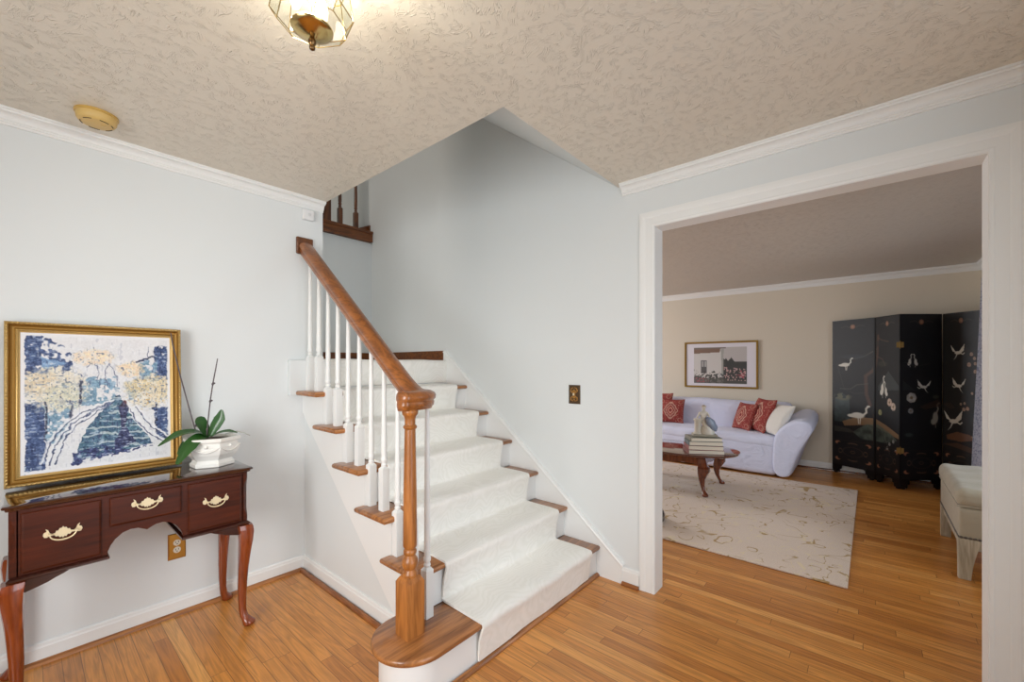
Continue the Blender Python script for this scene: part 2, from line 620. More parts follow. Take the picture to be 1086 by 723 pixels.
def art_sheet(name, art, fn, m, parent, thick=None):
    """grid mesh of (w+1)x(h+1) vertices with the art as a colour attribute; fn(u, v) -> xyz, v down"""
    w, h = art.w, art.h
    a = art.linear()
    vs, cols = [], np.ones((h * w, 4), np.float32)
    for j in range(h):
        for i in range(w):
            vs.append(fn(i / (w - 1), j / (h - 1)))
    cols[:, :3] = a.reshape(-1, 3)
    fs = [(j * w + i, (j + 1) * w + i, (j + 1) * w + i + 1, j * w + i + 1) for j in range(h - 1) for i in range(w - 1)]
    nv = len(vs)
    if thick is not None:                       # a plain back and edges
        vs += [Vector(vs[k]) + Vector(thick) for k in (0, w - 1, (h - 1) * w, h * w - 1)]
        top = [i for i in range(w)]
        bot = [(h - 1) * w + i for i in range(w)]
        lef = [j * w for j in range(h)]
        rig = [j * w + w - 1 for j in range(h)]
        A, B, Cc, D = nv, nv + 1, nv + 2, nv + 3
        fs += [tuple(top + [B, A]), tuple(bot[::-1] + [Cc, D]), tuple(lef[::-1] + [A, Cc]), tuple(rig + [D, B]), (A, B, D, Cc)]
        cols = np.vstack([cols, np.tile(cols[:1], (4, 1))])
    me = bpy.data.meshes.new(name)
    me.from_pydata([tuple(p) for p in vs], [], fs)
    at = me.color_attributes.new('art', 'FLOAT_COLOR', 'POINT')
    at.data.foreach_set('color', cols.astype(np.float32).ravel())
    me.materials.append(m)
    o = bpy.data.objects.new(name, me)
    C.objects.link(o)
    if parent:
        o.parent = parent
    return o


# ------------------------------------------------------------------ key dimensions (metres)
H = 2.44
XR, XL = 2.404, 1.335            # right wall face, end of the left wall
YL = 2.843                       # left wall face
YF = 4.014                       # far wall of the stair well
XS = 6.713                       # sofa wall face
YW = -0.92                       # front wall face
R_, G_, N_ = 0.1958, 0.2445, 0.0278
S1 = 1.3336
XST = 1.2024                     # outer face of the stair side


def ry(k):                       # riser k
    return S1 + G_ * (k - 1)


# ------------------------------------------------------------------ the setting
struct(MB().box(-1.4, 6.85, -1.06, 5.32, -0.06, 0), 'floor', M_floor)
struct(MB().box(-1.4, XL, -1.06, 2.963, H, H + 0.22).box(XL, 2.462, -1.06, 1.19, H, H + 0.22), 'ceiling', M_ceil)
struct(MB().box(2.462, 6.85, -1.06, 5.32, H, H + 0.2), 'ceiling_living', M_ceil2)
struct(MB().box(-1.4, XL, YL, YL + 0.12, 0, H), 'wall_left', M_wall)
D1, D2, DH = 0.962, -0.344, 2.153
struct(MB().box(XR, 2.462, D1, 5.32, 0, 5.1).box(XR, 2.462, D2, D1, DH, H).box(XR, 2.462, -1.06, D2, 0, H)
       .box(XR, 2.462, 0.9, D1, H, 5.1), 'wall_right', M_wall)
struct(MB().box(2.462, 2.52, D1, 5.32, 0, H).box(2.462, 2.52, D2, D1, DH, H).box(2.462, 2.52, -1.06, D2, 0, H), 'wall_living_near', M_beige)
struct(MB().box(XS, XS + 0.13, -1.06, 5.32, 0, H), 'wall_living_far', M_beige)
# back wall of the living room with its window opening
struct(MB().box(2.52, 3.8, 5.2, 5.32, 0, H).box(5.3, XS, 5.2, 5.32, 0, H).box(3.8, 5.3, 5.2, 5.32, 0, 0.85).box(3.8, 5.3, 5.2, 5.32, 2.2, H), 'wall_living_end', M_beige)
# front wall: door opening in the hall, window opening in the living room
struct(MB().box(-1.4, 0.05, -1.06, YW, 0, H).box(1.45, 2.404, -1.06, YW, 0, H).box(0.05, 1.45, -1.06, YW, 2.3, H), 'wall_front', M_wall)
struct(MB().box(2.52, 3.05, -1.06, YW, 0, H).box(5.15, XS, -1.06, YW, 0, H).box(3.05, 5.15, -1.06, YW, 0, 0.6).box(3.05, 5.15, -1.06, YW, 2.1, H), 'wall_living_front', M_beige)
struct(MB().box(-1.4, -1.28, -1.06, 0.2, 0, H).box(-1.4, -1.28, 1.5, YL, 0, H).box(-1.4, -1.28, 0.2, 1.5, 0, 0.65).box(-1.4, -1.28, 0.2, 1.5, 2.05, H), 'wall_side', M_wall)

# stair well, landing and the hall upstairs
struct(MB().box(0.3, XR, YF, YF + 0.1, 0, 2.62), 'wall_stairwell', M_wall)
struct(MB().box(XL, XR, 2.822, YF, 1.28, 1.367).box(0.3, XL, 2.964, YF, 1.28, 1.367), 'landing', M_trim)
struct(MB().box(-0.6, XR, YF + 0.02, 5.32, 2.62, 2.72), 'floor_upstairs', M_carpet)
struct(MB().box(-0.6, XR, 5.2, 5.32, 2.72, 5.1).box(-0.7, -0.6, 2.9, 5.32, H, 5.1), 'wall_upstairs', M_wall)
struct(MB().box(-0.7, 2.462, 0.9, 5.32, 5.1, 5.2), 'ceiling_upstairs', M_ceil)
struct(MB().box(XL - 0.1, XL, 0.9, 2.963, H + 0.22, 5.1).box(0.2, 0.3, 2.963, YF, 0, 2.62), 'wall_stairwell_side', M_wall)
struct(MB().box(XL, XR, 0.9, 1.0, H + 0.22, 5.1), 'wall_stairwell_front', M_wall)
# sloped soffit above the lower steps, with its stepped moulding
sl = 0.745
sof = MB().prism([(1.19, H), (2.3, H + sl * 1.11), (2.3, H + sl * 1.11 + 0.12), (1.19, H + 0.16)], 'x', XL, XR)
struct(sof, 'ceiling_soffit', M_wall)


# crown moulding: profile (out from wall, down from ceiling)
def crown_profile(p=0.054, d=0.064):
    pts = [(0, 0), (p, 0), (p, 0.009), (p - 0.006, 0.011), (p - 0.008, 0.017)]
    for i in range(6):
        a = PI / 2 * i / 5
        pts.append((p - 0.010 - 0.026 * math.sin(a), 0.018 + 0.026 * (1 - math.cos(a))))
    pts += [(0.014, 0.047), (0.013, 0.052), (0.009, 0.054), (0.008, d), (0, d)]
    return pts


CP = crown_profile()
struct(MB().prism([(YL - a, H - z) for a, z in CP], 'x', -1.28, XL), 'trim_1', M_trim)
struct(MB().prism([(XR - a, H - z) for a, z in CP], 'y', YW, 1.16), 'trim_2', M_trim)
struct(MB().prism([(XS - a * 1.1, H - z * 1.2) for a, z in CP], 'y', YW, 5.2), 'trim_3', M_trim)
struct(MB().prism([(YW + a * 1.1, H - z * 1.2) for a, z in CP], 'x', 2.52, XS), 'trim_4', M_trim)


def base_profile(h):
    return [(0, 0), (0.013, 0), (0.013, h - 0.022), (0.010, h - 0.016), (0.009, h - 0.006), (0.005, h), (0, h)]


BP = base_profile(0.092)
struct(MB().prism([(YL - a, z) for a, z in BP], 'x', -1.28, XST), 'baseboard_left', M_trim)
struct(MB().prism([(XR - a, z) for a, z in base_profile(0.105)], 'y', 1.050, 1.157), 'baseboard_right', M_trim)
struct(MB().prism([(XS - a, z) for a, z in BP], 'y', YW, 5.2), 'baseboard_far', M_trim)
struct(MB().prism([(YW + a, z) for a, z in BP], 'x', 2.52, XS), 'baseboard_front', M_trim)


def quarter(x, s=0.019):
    return [(0, 0), (s, 0)] + [(s * math.cos(a), s * math.sin(a)) for a in (0.4, 0.8, 1.2)] + [(0, s)]


Q = quarter(0)
struct(MB().prism([(YL - 0.013 - a, z) for a, z in Q], 'x', -1.28, XST - 0.012), 'trim_5', M_oakx)
struct(MB().prism([(XST - 0.013 - a, z) for a, z in Q], 'y', 1.63, YL - 0.013), 'trim_6', M_oak)
struct(MB().prism([(S1 - 0.006 - a, z) for a, z in Q], 'x', 1.09, 2.385), 'trim_7', M_oakx)
struct(MB().prism([(XR - 0.013 - a, z) for a, z in Q], 'y', 1.050, 1.157), 'trim_8', M_oak)
struct(MB().prism([(XS - 0.013 - a, z) for a, z in Q], 'y', YW, 5.2), 'trim_9', M_dkoak)


# door casing (fluted profile), mitred round the opening, and the jamb lining
def casing(mb):
    w = 0.086
    prof = [(0.0, 0.0), (0.0, 0.006), (0.010, 0.0075), (0.015, 0.006), (0.05, 0.007), (0.056, 0.009), (0.070, 0.0105), (w, 0.0105), (w, 0.0)]
    # path: left foot, left top, right top, right foot; offset outwards
    rings = []
    for (y, z, oy, oz) in ((D1, 0.0, 1, 0), (D1, DH, 1, 1), (D2, DH, -1, 1), (D2, 0.0, -1, 0)):
        rings.append([(XR - t, y + oy * q, z + oz * q) for q, t in prof])
    return mb.loft(rings)


struct(casing(MB()), 'door_casing', M_trim)
struct(MB().box(XR - 0.001, 2.521, D1 - 0.003, D1, 0, DH - 0.003).box(XR - 0.001, 2.521, D2, D2 + 0.003, 0, DH - 0.003)
       .box(XR - 0.001, 2.521, D2, D1, DH - 0.003, DH), 'door_jamb', M_trim)
# landing baseboard of stained oak and the white block under the landing at the left wall
struct(MB().box(XR - 0.014, XR, 2.83, YF - 0.014, 1.378, 1.466).box(0.3, XR, YF - 0.014, YF, 1.378, 1.466), 'baseboard_landing', M_dkoak, bevel=0.003)
struct(MB().box(1.105, XL, 2.801, YL, 1.147, 1.372), 'landing_apron', M_wall, bevel=0.003)

# front window frame and end window frame of the living room
def window_frame(mb, x0, x1, z0, z1, y0, y1):
    t = 0.05
    mb.box(x0, x0 + t, y0, y1, z0, z1).box(x1 - t, x1, y0, y1, z0, z1).box(x0, x1, y0, y1, z0, z0 + t).box(x0, x1, y0, y1, z1 - t, z1)
    mb.box((x0 + x1) / 2 - 0.02, (x0 + x1) / 2 + 0.02, y0, y1, z0, z1).box(x0, x1, y0, y1, (z0 + z1) / 2 - 0.02, (z0 + z1) / 2 + 0.02)
    return mb


struct(window_frame(MB(), 3.05, 5.15, 0.6, 2.1, -1.02, -0.96), 'window_1', M_trim)
struct(window_frame(MB(), 3.8, 5.3, 0.85, 2.2, 5.215, 5.245), 'window_2', M_trim)

# ------------------------------------------------------------------ staircase
st = thing('staircase', 'white staircase with oak treads rising along the right wall to a landing', 'staircase', (0, 0, 0))
XO = 1.142                       # outer end of the treads
XI = 2.386                       # inner end at the skirt board


def tread_outline(k):
    y0, y1 = ry(k) - N_, ry(k + 1)
    if k == 1:
        cx, cy, r = 1.088, 1.482, 0.176
        pts = [(XI, y0), (cx, y0)]
        for i in range(1, 24):
            a = -PI / 2 - PI * i / 24
            pts.append((cx + r * math.cos(a), cy + r * math.sin(a)))
        return pts + [(cx, cy + r), (XST, cy + r), (XST, y1), (XI, y1)]
    return [(XI, y0), (XO, y0), (XO, y1 + 0.012), (XST, y1 + 0.012), (XST, y1), (XI, y1)]


def offset_poly(pts, d):
    """crude inward offset of a counter-clockwise or clockwise outline"""
    n = len(pts)
    area = sum(pts[i][0] * pts[(i + 1) % n][1] - pts[(i + 1) % n][0] * pts[i][1] for i in range(n))
    sg = 1 if area > 0 else -1
    out = []
    for i in range(n):
        p0, p1, p2 = Vector(pts[i - 1]), Vector(pts[i]), Vector(pts[(i + 1) % n])
        a, b = (p1 - p0).normalized(), (p2 - p1).normalized()
        na, nb = Vector((-a.y, a.x)) * sg, Vector((-b.y, b.x)) * sg
        m = (na + nb)
        m = m / max(m.length_squared, 0.3) * 2 if m.length > 1e-6 else na
        out.append(tuple(p1 + m * d))
    return out


def slab(mb, outline, z0, z1, r):
    rings = []
    for i in range(5):
        a = PI * i / 4
        rings.append([(x, y, (z0 + z1) / 2 - (z1 - z0) / 2 * math.cos(a)) for x, y in offset_poly(outline, r * (1 - math.sin(a)))])
    return mb.loft(rings)


for k in range(1, 7):
    slab(MB(), tread_outline(k), R_ * k - 0.029, R_ * k, 0.010).build('tread', M_oakx, st, smooth=50)
for k in range(1, 7):
    if k == 1:
        cx, cy, r = 1.092, 1.484, 0.146
        pts = [(XI, S1), (cx, S1 + 0.004)] + [(cx + r * math.cos(-PI / 2 - PI * i / 20), cy + r * math.sin(-PI / 2 - PI * i / 20)) for i in range(1, 20)]
        pts += [(cx, cy + r), (XST + 0.01, cy + r), (XST + 0.01, S1 + 0.06), (XI, S1 + 0.06)]
        MB().prism(pts, 'z', 0, R_ - 0.029).build('riser', M_trim, st, smooth=30)
    else:
        MB().box(XST + 0.0015, XI, ry(k) - 0.001, ry(k) + 0.02, R_ * (k - 1), R_ * k - 0.029).build('riser', M_trim, st)
MB().box(XST + 0.0015, XI, ry(7) - 0.001, ry(7) + 0.02, R_ * 6, R_ * 7 - 0.012).build('riser', M_trim, st)


def saw(lo, off=0.0):
    """saw-toothed upper edge of the stair side from riser 2 to the left wall"""
    pts = [(1.56, R_ - 0.0295)]
    pts = [(ry(2), R_)]
    for k in range(2, 7):
        pts += [(ry(k), R_ * k - 0.0295), (ry(k + 1), R_ * k - 0.0295)]
    pts += [(ry(7), R_ * 7 - 0.012), (YL, R_ * 7 - 0.012)]
    return pts


up = saw(0)
up2 = [(1.55, R_ - 0.0295), (ry(2), R_ - 0.0295)] + up
MB().prism([(1.55, 0)] + up2 + [(YL, 0)], 'x', XST + 0.011, XST + 0.05).build('stringer', M_wall, st)
# the stringer board stands proud above the diagonal line


def diag(y):
    return 0.101 + (y - 1.796) * 0.883


MB().prism([(1.69, 0.0), (1.60, 0.0), (1.60, R_ - 0.0295)] + up2[1:] + [(YL, diag(YL))], 'x', XST, XST + 0.012).build('stringer_board', M_trim, st)
MB().prism([(XST + 0.011 - a, z) for a, z in BP], 'y', 1.62, YL).build('baseboard', M_trim, st)
# skirt board against the right wall with a rounded cap
sk = [(1.157, 0.0), (1.157, 0.118), (2.83, 1.466), (2.83, 1.36), (2.83, 0.9), (1.6, 0.0)]
b = MB().prism([(1.157, 0.0), (1.157, 0.105), (2.83, 1.452), (2.83, 0.95), (1.7, 0.0)], 'x', XR - 0.017, XR)
b.build('skirt_board', M_trim, st)
d_ = Vector((0, 2.83 - 1.157, 1.452 - 0.105)).normalized()
n_ = Vector((0, -d_.z, d_.y))
rings = []
for t in (0, 1):
    base = Vector((XR, 1.157, 0.105)).lerp(Vector((XR, 2.83, 1.452)), t)
    rings.append([base + Vector((-a, 0, 0)) + n_ * z for a, z in ((0, 0), (0.024, 0), (0.026, 0.008), (0.022, 0.016), (0.012, 0.02), (0, 0.022))])
MB().loft(rings).build('skirt_cap', M_trim, st, smooth=40)

# carpet: runner over the treads, then wall to wall on the last riser and landing
def runner_profile(k0, k1):
    o = []
    for k in range(k0, k1 + 1):
        y, zb, zt = ry(k), R_ * (k - 1), R_ * k
        zs = zb + (0.022 if k == 1 else 0.020)
        o += [(y - 0.012, zs), (y - 0.016, zb + 0.05), (y - 0.022, zb + 0.11), (y - N_ - 0.006, zt - 0.036), (y - N_ - 0.013, zt - 0.016),
              (y - N_ - 0.011, zt - 0.001), (y - N_ - 0.002, zt + 0.009), (y + 0.03, zt + 0.0125), (y + 0.12, zt + 0.0125),
              (y + G_ - 0.04, zt + 0.013), (y + G_ - 0.018, zt + 0.014)]
    return o


def carpet(mb, prof, x0, x1, nx, seed, th=0.010):
    rn = random.Random(seed)
    ph = [rn.uniform(0, 6) for _ in range(6)]
    n = len(prof)
    nor = []
    for i in range(n):
        a, c = Vector(prof[max(i - 1, 0)]), Vector(prof[min(i + 1, n - 1)])
        t = (c - a).normalized()
        nor.append(Vector((-t.y, t.x)))
    rings = []
    for q in range(nx + 1):
        t = q / nx
        ring, inner = [], []
        for i, (y, z) in enumerate(prof):
            edge = min(1, min(t, 1 - t) * 8)
            wv = 0.0022 * math.sin(9 * t + ph[0] + 0.6 * i) + 0.0016 * math.sin(21 * t + ph[1] + 1.3 * i)
            x = x0 + (x1 - x0) * t
            if t < 0.02:
                x += 0.003 * math.sin(i * 1.3 + ph[2])
            nn = nor[i]
            ring.append((x, y + nn.x * (wv * edge), z + nn.y * (wv * edge)))
            inner.append((x, y - nn.x * th, z - nn.y * th))
        rings.append(ring + inner[::-1])
    return mb.loft(rings)


rc = thing('stair_carpet_runner', 'cream carved-pattern carpet running down the middle of the stairs', 'carpet', (0, 0, 0))
carpet(MB(), runner_profile(1, 6), 1.318, 2.268, 40, 3).build('runner', M_carpet, rc, smooth=60)
k = 7
pr7 = [(ry(7) - 0.012, R_ * 6 + 0.02), (ry(7) - 0.014, R_ * 7 - 0.06), (ry(7) - 0.02, R_ * 7 - 0.03), (ry(7) - 0.022, R_ * 7 - 0.005),
       (ry(7) - 0.012, R_ * 7 + 0.008), (ry(7) + 0.03, R_ * 7 + 0.012), (YF - 0.6, R_ * 7 + 0.012), (YF - 0.016, R_ * 7 + 0.012)]
carpet(MB(), pr7, XL + 0.002, XI, 30, 5).build('landing_carpet', M_carpet, rc, smooth=60)

# ------------------------------------------------------------------ stair railing
rl = thing('stair_railing', 'oak handrail on a turned newel post with slim white balusters', 'railing', (0, 0, 0))
XB = 1.222
RS = 0.795
ZR = 2.12                        # handrail centre at the left wall


def rail_z(y):
    z = ZR - RS * (YL - y)
    return max(z, 1.187) if y > 1.9 else max(z, 1.187)


def rail_ring(p, t):
    t = Vector(t).normalized()
    side = t.cross(Vector((0, 0, 1))).normalized()
    upv = side.cross(t)
    prof = [(-0.018, -0.031), (0.018, -0.031), (0.020, -0.024), (0.024, -0.020), (0.026, -0.010), (0.024, -0.003), (0.030, 0.004),
            (0.031, 0.014), (0.027, 0.023), (0.016, 0.030), (0, 0.032), (-0.016, 0.030), (-0.027, 0.023), (-0.031, 0.014), (-0.030, 0.004),
            (-0.024, -0.003), (-0.026, -0.010), (-0.024, -0.020), (-0.020, -0.024)]
    return [Vector(p) + side * (a * 1.42) + upv * (c * 1.28) for a, c in prof]


path = [Vector((1.212, YL - 0.018, rail_z(YL - 0.018)))]
yk = YL - (ZR - 1.187) / RS      # where the slope would meet the level part
path.append(Vector((XB, yk + 0.12, rail_z(yk + 0.12))))
for i in range(1, 7):            # easing
    t = i / 7
    p0, p1, p2 = Vector((XB, yk + 0.12, rail_z(yk + 0.12))), Vector((XB, yk, 1.187)), Vector((XB, yk - 0.06, 1.187))
    path.append(p0.lerp(p1, t).lerp(p1.lerp(p2, t), t))
cx, cy, rr = 1.108, yk - 0.06, 0.114
for i in range(0, 11):
    a = PI / 2 * i / 10
    path.append(Vector((cx + rr * math.cos(a), cy - rr * math.sin(a), 1.187)))
NX, NY = 1.078, cy - rr
path += [Vector((NX, NY, 1.187)), Vector((NX - 0.03, NY, 1.187))]
rings = []
for i, p in enumerate(path):
    rings.append(rail_ring(p, path[min(i + 1, len(path) - 1)] - path[max(i - 1, 0)]))
e_ = path[-1]
for i in range(1, 5):            # rounded end over the newel
    a = PI / 2 * i / 4.3
    c0 = e_ + Vector((-0.028 * math.sin(a), 0, 0))
    rings.append([c0 + (Vector(q) - e_) * Vector((1, math.cos(a), 1)) if False else Vector((c0.x, e_.y + (q.y - e_.y) * math.cos(a), q.z)) for q in rings[len(path) - 1]])
MB().loft(rings).build('handrail', M_oak, rl, smooth=45)
MB().box(1.157, 1.262, YL - 0.022, YL, 2.066, 2.176).build('rosette', M_dkoakz, rl, bevel=0.006)

nw = MB()
w = 0.043
z0 = R_
nw.loft([[(NX + sx * w * q, NY + sy * w * q, z) for sx, sy in ((-1, -1), (1, -1), (1, 1), (-1, 1))] for z, q in
         ((z0, 1), (z0 + 0.225, 1), (z0 + 0.245, 0.72), (z0 + 0.250, 0.6))])
zz = z0 + 0.245
prof = [(0.030, 0), (0.032, 0.006), (0.032, 0.014), (0.027, 0.022), (0.024, 0.030), (0.032, 0.040), (0.035, 0.055), (0.033, 0.072), (0.025, 0.084),
        (0.022, 0.090), (0.026, 0.096), (0.028, 0.104), (0.026, 0.112), (0.022, 0.117), (0.027, 0.124), (0.0295, 0.13), (0.0295, 0.18), (0.028, 0.35), (0.0235, 0.60),
        (0.0230, 0.625), (0.027, 0.629), (0.0295, 0.635), (0.027, 0.641), (0.0225, 0.645), (0.0225, 0.668), (0.026, 0.682), (0.033, 0.690), (0.0345, 0.698), (0.0345, 0.704), (0.030, 0.710)]
nw.lathe([(r, zz + z) for r, z in prof], 24, (NX, NY, 0))
nw.build('newel_post', M_oakz, rl, smooth=40)


def baluster_mb(x, y, z0, z1, r0=0.0146, r1=0.0102, w=0.0200, hb=0.215):
    m = MB()
    m.loft([[(x + sx * w * q, y + sy * w * q, z) for sx, sy in ((-1, -1), (1, -1), (1, 1), (-1, 1))] for z, q in
            ((z0, 1), (z0 + hb, 1), (z0 + hb + 0.012, 0.55))])
    z = z0 + hb + 0.009
    m.lathe([(0.0105, z), (0.014, z + 0.006), (0.0160, z + 0.012), (0.014, z + 0.018), (0.0115, z + 0.022), (0.0145, z + 0.028), (0.0170, z + 0.036),
             (0.0170, z + 0.044), (0.0135, z + 0.052), (r0, z + 0.06), (r0, z + 0.12), (r1, z1)], 14, (x, y, 0))
    return m


bals = [(1, 1.535)]
for k in range(2, 7):
    bals += [(k, ry(k) + 0.097), (k, ry(k) + 0.220)]
for k, y in bals:
    z1 = (rail_z(y) - 0.025) if y > 1.75 else 1.158
    if k == 2:
        z1 = max(rail_z(y), 1.187) - 0.025
    x = 1.200 if k == 1 else XB
    baluster_mb(x, y, R_ * k, z1).build('baluster', M_trim, rl, smooth=35)

# balcony railing upstairs
bl = thing('balcony_railing', 'dark oak balcony railing at the top of the stair well', 'railing', (0, 0, 0))
MB().box(0.4, XR - 0.002, YF - 0.03, YF + 0.10, 2.632, 2.716).box(0.4, XR - 0.002, YF - 0.04, YF + 0.11, 2.716, 2.742).build('bottom_rail', M_dkoak, bl, bevel=0.004)
MB().box(0.4, XR, YF + 0.0, YF + 0.06, 3.52, 3.58).build('handrail', M_dkoak, bl, bevel=0.012)
m = MB()
m.box(1.875, 1.965, YF - 0.005, YF + 0.085, 2.742, 3.10)
m.lathe([(0.03, 3.10), (0.034, 3.12), (0.022, 3.15), (0.03, 3.2), (0.024, 3.5), (0.024, 3.52)], 18, (1.92, YF + 0.04, 0))
m.build('newel_post', M_dkoakz, bl, smooth=35)
for x in (2.075, 2.245, 1.745, 1.575, 1.405):
    baluster_mb(x, YF + 0.035, 2.742, 3.52, 0.0165, 0.012, 0.020, 0.17).build('baluster', M_dkoakz, bl, smooth=35)
struct(MB().prism([(2.22, 2.742), (XR, 2.742), (XR, 2.83)], 'y', YF + 0.06, YF + 0.08).box(XR - 0.014, XR, YF + 0.02, 5.2, 2.72, 2.82), 'baseboard_upstairs', M_dkoak)

# ------------------------------------------------------------------ console table at the left wall
CT = 0.815
tb = thing('console_table', 'dark mahogany console table with three brass-handled drawers against the left wall', 'table', (0.3625, 2.635, 0))
# local coordinates: front is -y; front of top at -0.215, back at +0.2
top = [(-0.412, 0.2), (-0.412, -0.16), (-0.418, -0.185), (-0.414, -0.208), (-0.39, -0.216), (-0.355, -0.209), (-0.33, -0.204),
       (0.33, -0.204), (0.355, -0.209), (0.39, -0.216), (0.414, -0.208), (0.418, -0.185), (0.412, -0.16), (0.412, 0.2)]
rings = []
for z, d in ((CT - 0.026, 0.022), (CT - 0.022, 0.012), (CT - 0.014, 0.010), (CT - 0.012, 0.003), (CT - 0.006, 0.0), (CT - 0.001, 0.004), (CT, 0.008)):
    rings.append([(x, y, z) for x, y in offset_poly(top, d)])
MB().loft(rings).build('table_top', M_mahtop, tb, smooth=30)
FY = -0.185                     # front face of the case
ZB = 0.535
arch = [(-0.130, ZB), (-0.126, 0.553), (-0.118, 0.575), (-0.103, 0.598), (-0.080, 0.618), (-0.055, 0.626), (-0.030, 0.624), (-0.012, 0.615), (0, 0.608),
        (0.012, 0.615), (0.030, 0.624), (0.055, 0.626), (0.080, 0.618), (0.103, 0.598), (0.118, 0.575), (0.126, 0.553), (0.130, ZB)]
ct = CT - 0.026
MB().prism([(-0.376, ct), (-0.376, ZB)] + arch + [(0.376, ZB), (0.376, ct)], 'y', FY, FY + 0.02).build('front_panel', M_mah, tb)
for s in (-1, 1):
    MB().box(*sorted((s * 0.372, s * 0.392)), FY + 0.022, 0.19, ZB, ct).build('side_panel', M_mah, tb)
MB().box(-0.38, 0.38, 0.17, 0.19, ZB, ct).box(-0.146, -0.130, FY + 0.02, 0.17, ZB, ct).box(0.130, 0.146, FY + 0.02, 0.17, ZB, ct).box(-0.13, 0.13, FY + 0.02, 0.17, 0.63, 0.64).box(-0.376, -0.13, FY + 0.02, 0.17, ZB, ZB + 0.01).box(0.13, 0.376, FY + 0.02, 0.17, ZB, ZB + 0.01).build('carcass', M_mahdark, tb)
# canted corner posts with lamb's tongue ends
for s in (-1, 1):
    rings = []
    for z, q in ((ZB, 0), (ZB + 0.03, 0), (ZB + 0.05, 0.5), (ZB + 0.07, 1), (ct - 0.07, 1), (ct - 0.05, 0.5), (ct - 0.03, 0), (ct, 0)):
        cc = 0.004 + 0.012 * q
        rings.append([(s * 0.372, FY, z), (s * (0.396 - cc), FY, z), (s * 0.396, FY + cc, z), (s * 0.396, FY + 0.03, z), (s * 0.372, FY + 0.03, z)])
    MB().loft(rings).build('corner_post', M_mah, tb, smooth=25)


# base moulding under each side pedestal
for s in (-1, 1):
    x0, x1 = sorted((s * 0.122, s * 0.402))
    rings = []
    for z, d in ((ZB - 0.014, 0.006), (ZB - 0.010, 0.0), (ZB - 0.002, 0.0), (ZB + 0.004, 0.008), (ZB + 0.006, 0.012)):
        rings.append([(x0 + d, FY - 0.014 + d, z), (x1 - d, FY - 0.014 + d, z), (x1 - d, 0.19, z), (x0 + d, 0.19, z)])
    MB().loft(rings).build('base_moulding', M_mahdark, tb, smooth=25)


def handle_parts(parent, w=0.106):
    half = [(0.0, 0.026), (0.004, 0.020), (0.009, 0.021), (0.013, 0.012), (0.019, 0.013), (0.021, 0.005), (0.030, 0.003), (0.036, 0.009), (0.040, 0.021), (0.047, 0.027),
            (0.044, 0.016), (0.052, 0.012), (0.054, 0.003), (0.050, -0.006), (0.043, -0.007), (0.037, -0.003), (0.030, -0.003), (0.024, -0.003), (0.019, -0.010),
            (0.013, -0.008), (0.009, -0.016), (0.003, -0.013), (0, -0.020)]
    s = w / 0.106
    poly = [(x * s, z * s) for x, z in half] + [(-x * s, z * s) for x, z in half[-2:0:-1]]
    return poly


def add_handle(dr, x, z, yf):
    m = MB()
    m.prism([(x + a, z + c) for a, c in handle_parts(None)], 'y', yf - 0.0025, yf)
    for sx in (-1, 1):
        m.lathe([(0.0045, 0), (0.0045, 0.008), (0.006, 0.010), (0.004, 0.014), (0.0005, 0.016)], 10, (x + sx * 0.036, yf - 0.016, z + 0.003), 'y')
    m.tube([(x + 0.036 * math.cos(a), yf - 0.011 - 0.004 * math.sin(a), z + 0.001 - 0.024 * math.sin(a)) for a in [PI * i / 14 for i in range(15)]],
           [0.0018 + 0.0014 * math.sin(PI * i / 14) for i in range(15)], 8)
    m.build('handle', M_pull, dr, smooth=40)


def drawer(x0, x1, z0, z1):
    rings = []
    for y, d in ((FY + 0.002, -0.0), (FY - 0.004, 0.0), (FY - 0.007, 0.003), (FY - 0.009, 0.008)):
        rings.append([(x0 + d, y, z0 + d), (x1 - d, y, z0 + d), (x1 - d, y, z1 - d), (x0 + d, y, z1 - d)])
    dr = MB().loft(rings).build('drawer', M_mah, tb, smooth=20)
    add_handle(dr, (x0 + x1) / 2, (z0 + z1) / 2 + 0.012, FY - 0.009)


drawer(-0.366, -0.146, ZB + 0.012, ct - 0.012)
drawer(-0.122, 0.122, 0.655, ct - 0.012)
drawer(0.146, 0.366, ZB + 0.012, ct - 0.012)


def cabriole(mb, x, y, ztop, dx, dy, stages, n=16):
    """stages: (z, offset along (dx,dy), half size, squareness 0..1)"""
    rings = []
    for z, o, hs, sq in stages:
        ring = []
        for i in range(n):
            a = 2 * PI * i / n + PI / 4
            c, s = math.cos(a), math.sin(a)
            e = 2 + 6 * sq
            rr = hs / (abs(c) ** e + abs(s) ** e) ** (1 / e)
            ring.append((x + dx * o + rr * c, y + dy * o + rr * s, z))
        rings.append(ring)
    return mb.loft(rings)


LEG_ = [(0, 0.024, 0.012, 0), (0.004, 0.024, 0.021, 0), (0.010, 0.025, 0.026, 0), (0.022, 0.025, 0.027, 0), (0.034, 0.015, 0.022, 0), (0.05, 0.002, 0.0165, 0), (0.085, -0.005, 0.0150, 0.05),
       (0.14, -0.007, 0.0165, 0.1), (0.22, -0.006, 0.0185, 0.15), (0.30, -0.002, 0.0205, 0.25), (0.38, 0.004, 0.0235, 0.4), (0.44, 0.009, 0.027, 0.5), (0.485, 0.010, 0.0295, 0.6),
       (0.510, 0.006, 0.0295, 0.8), (0.521, 0.003, 0.028, 0.9)]
LEG = [(z, o, hs * (1.12 if z > 0.04 else 1.05), q) for z, o, hs, q in LEG_]
for sx in (-1, 1):
    for y, dy in ((-0.176, -1), (0.155, 1)):
        ddy = dy * (0.75 if dy < 0 else 0.35)
        cabriole(MB(), sx * 0.381, y, 0.521, sx * 0.75, ddy, LEG).build('leg', M_mahleg, tb, smooth=50)
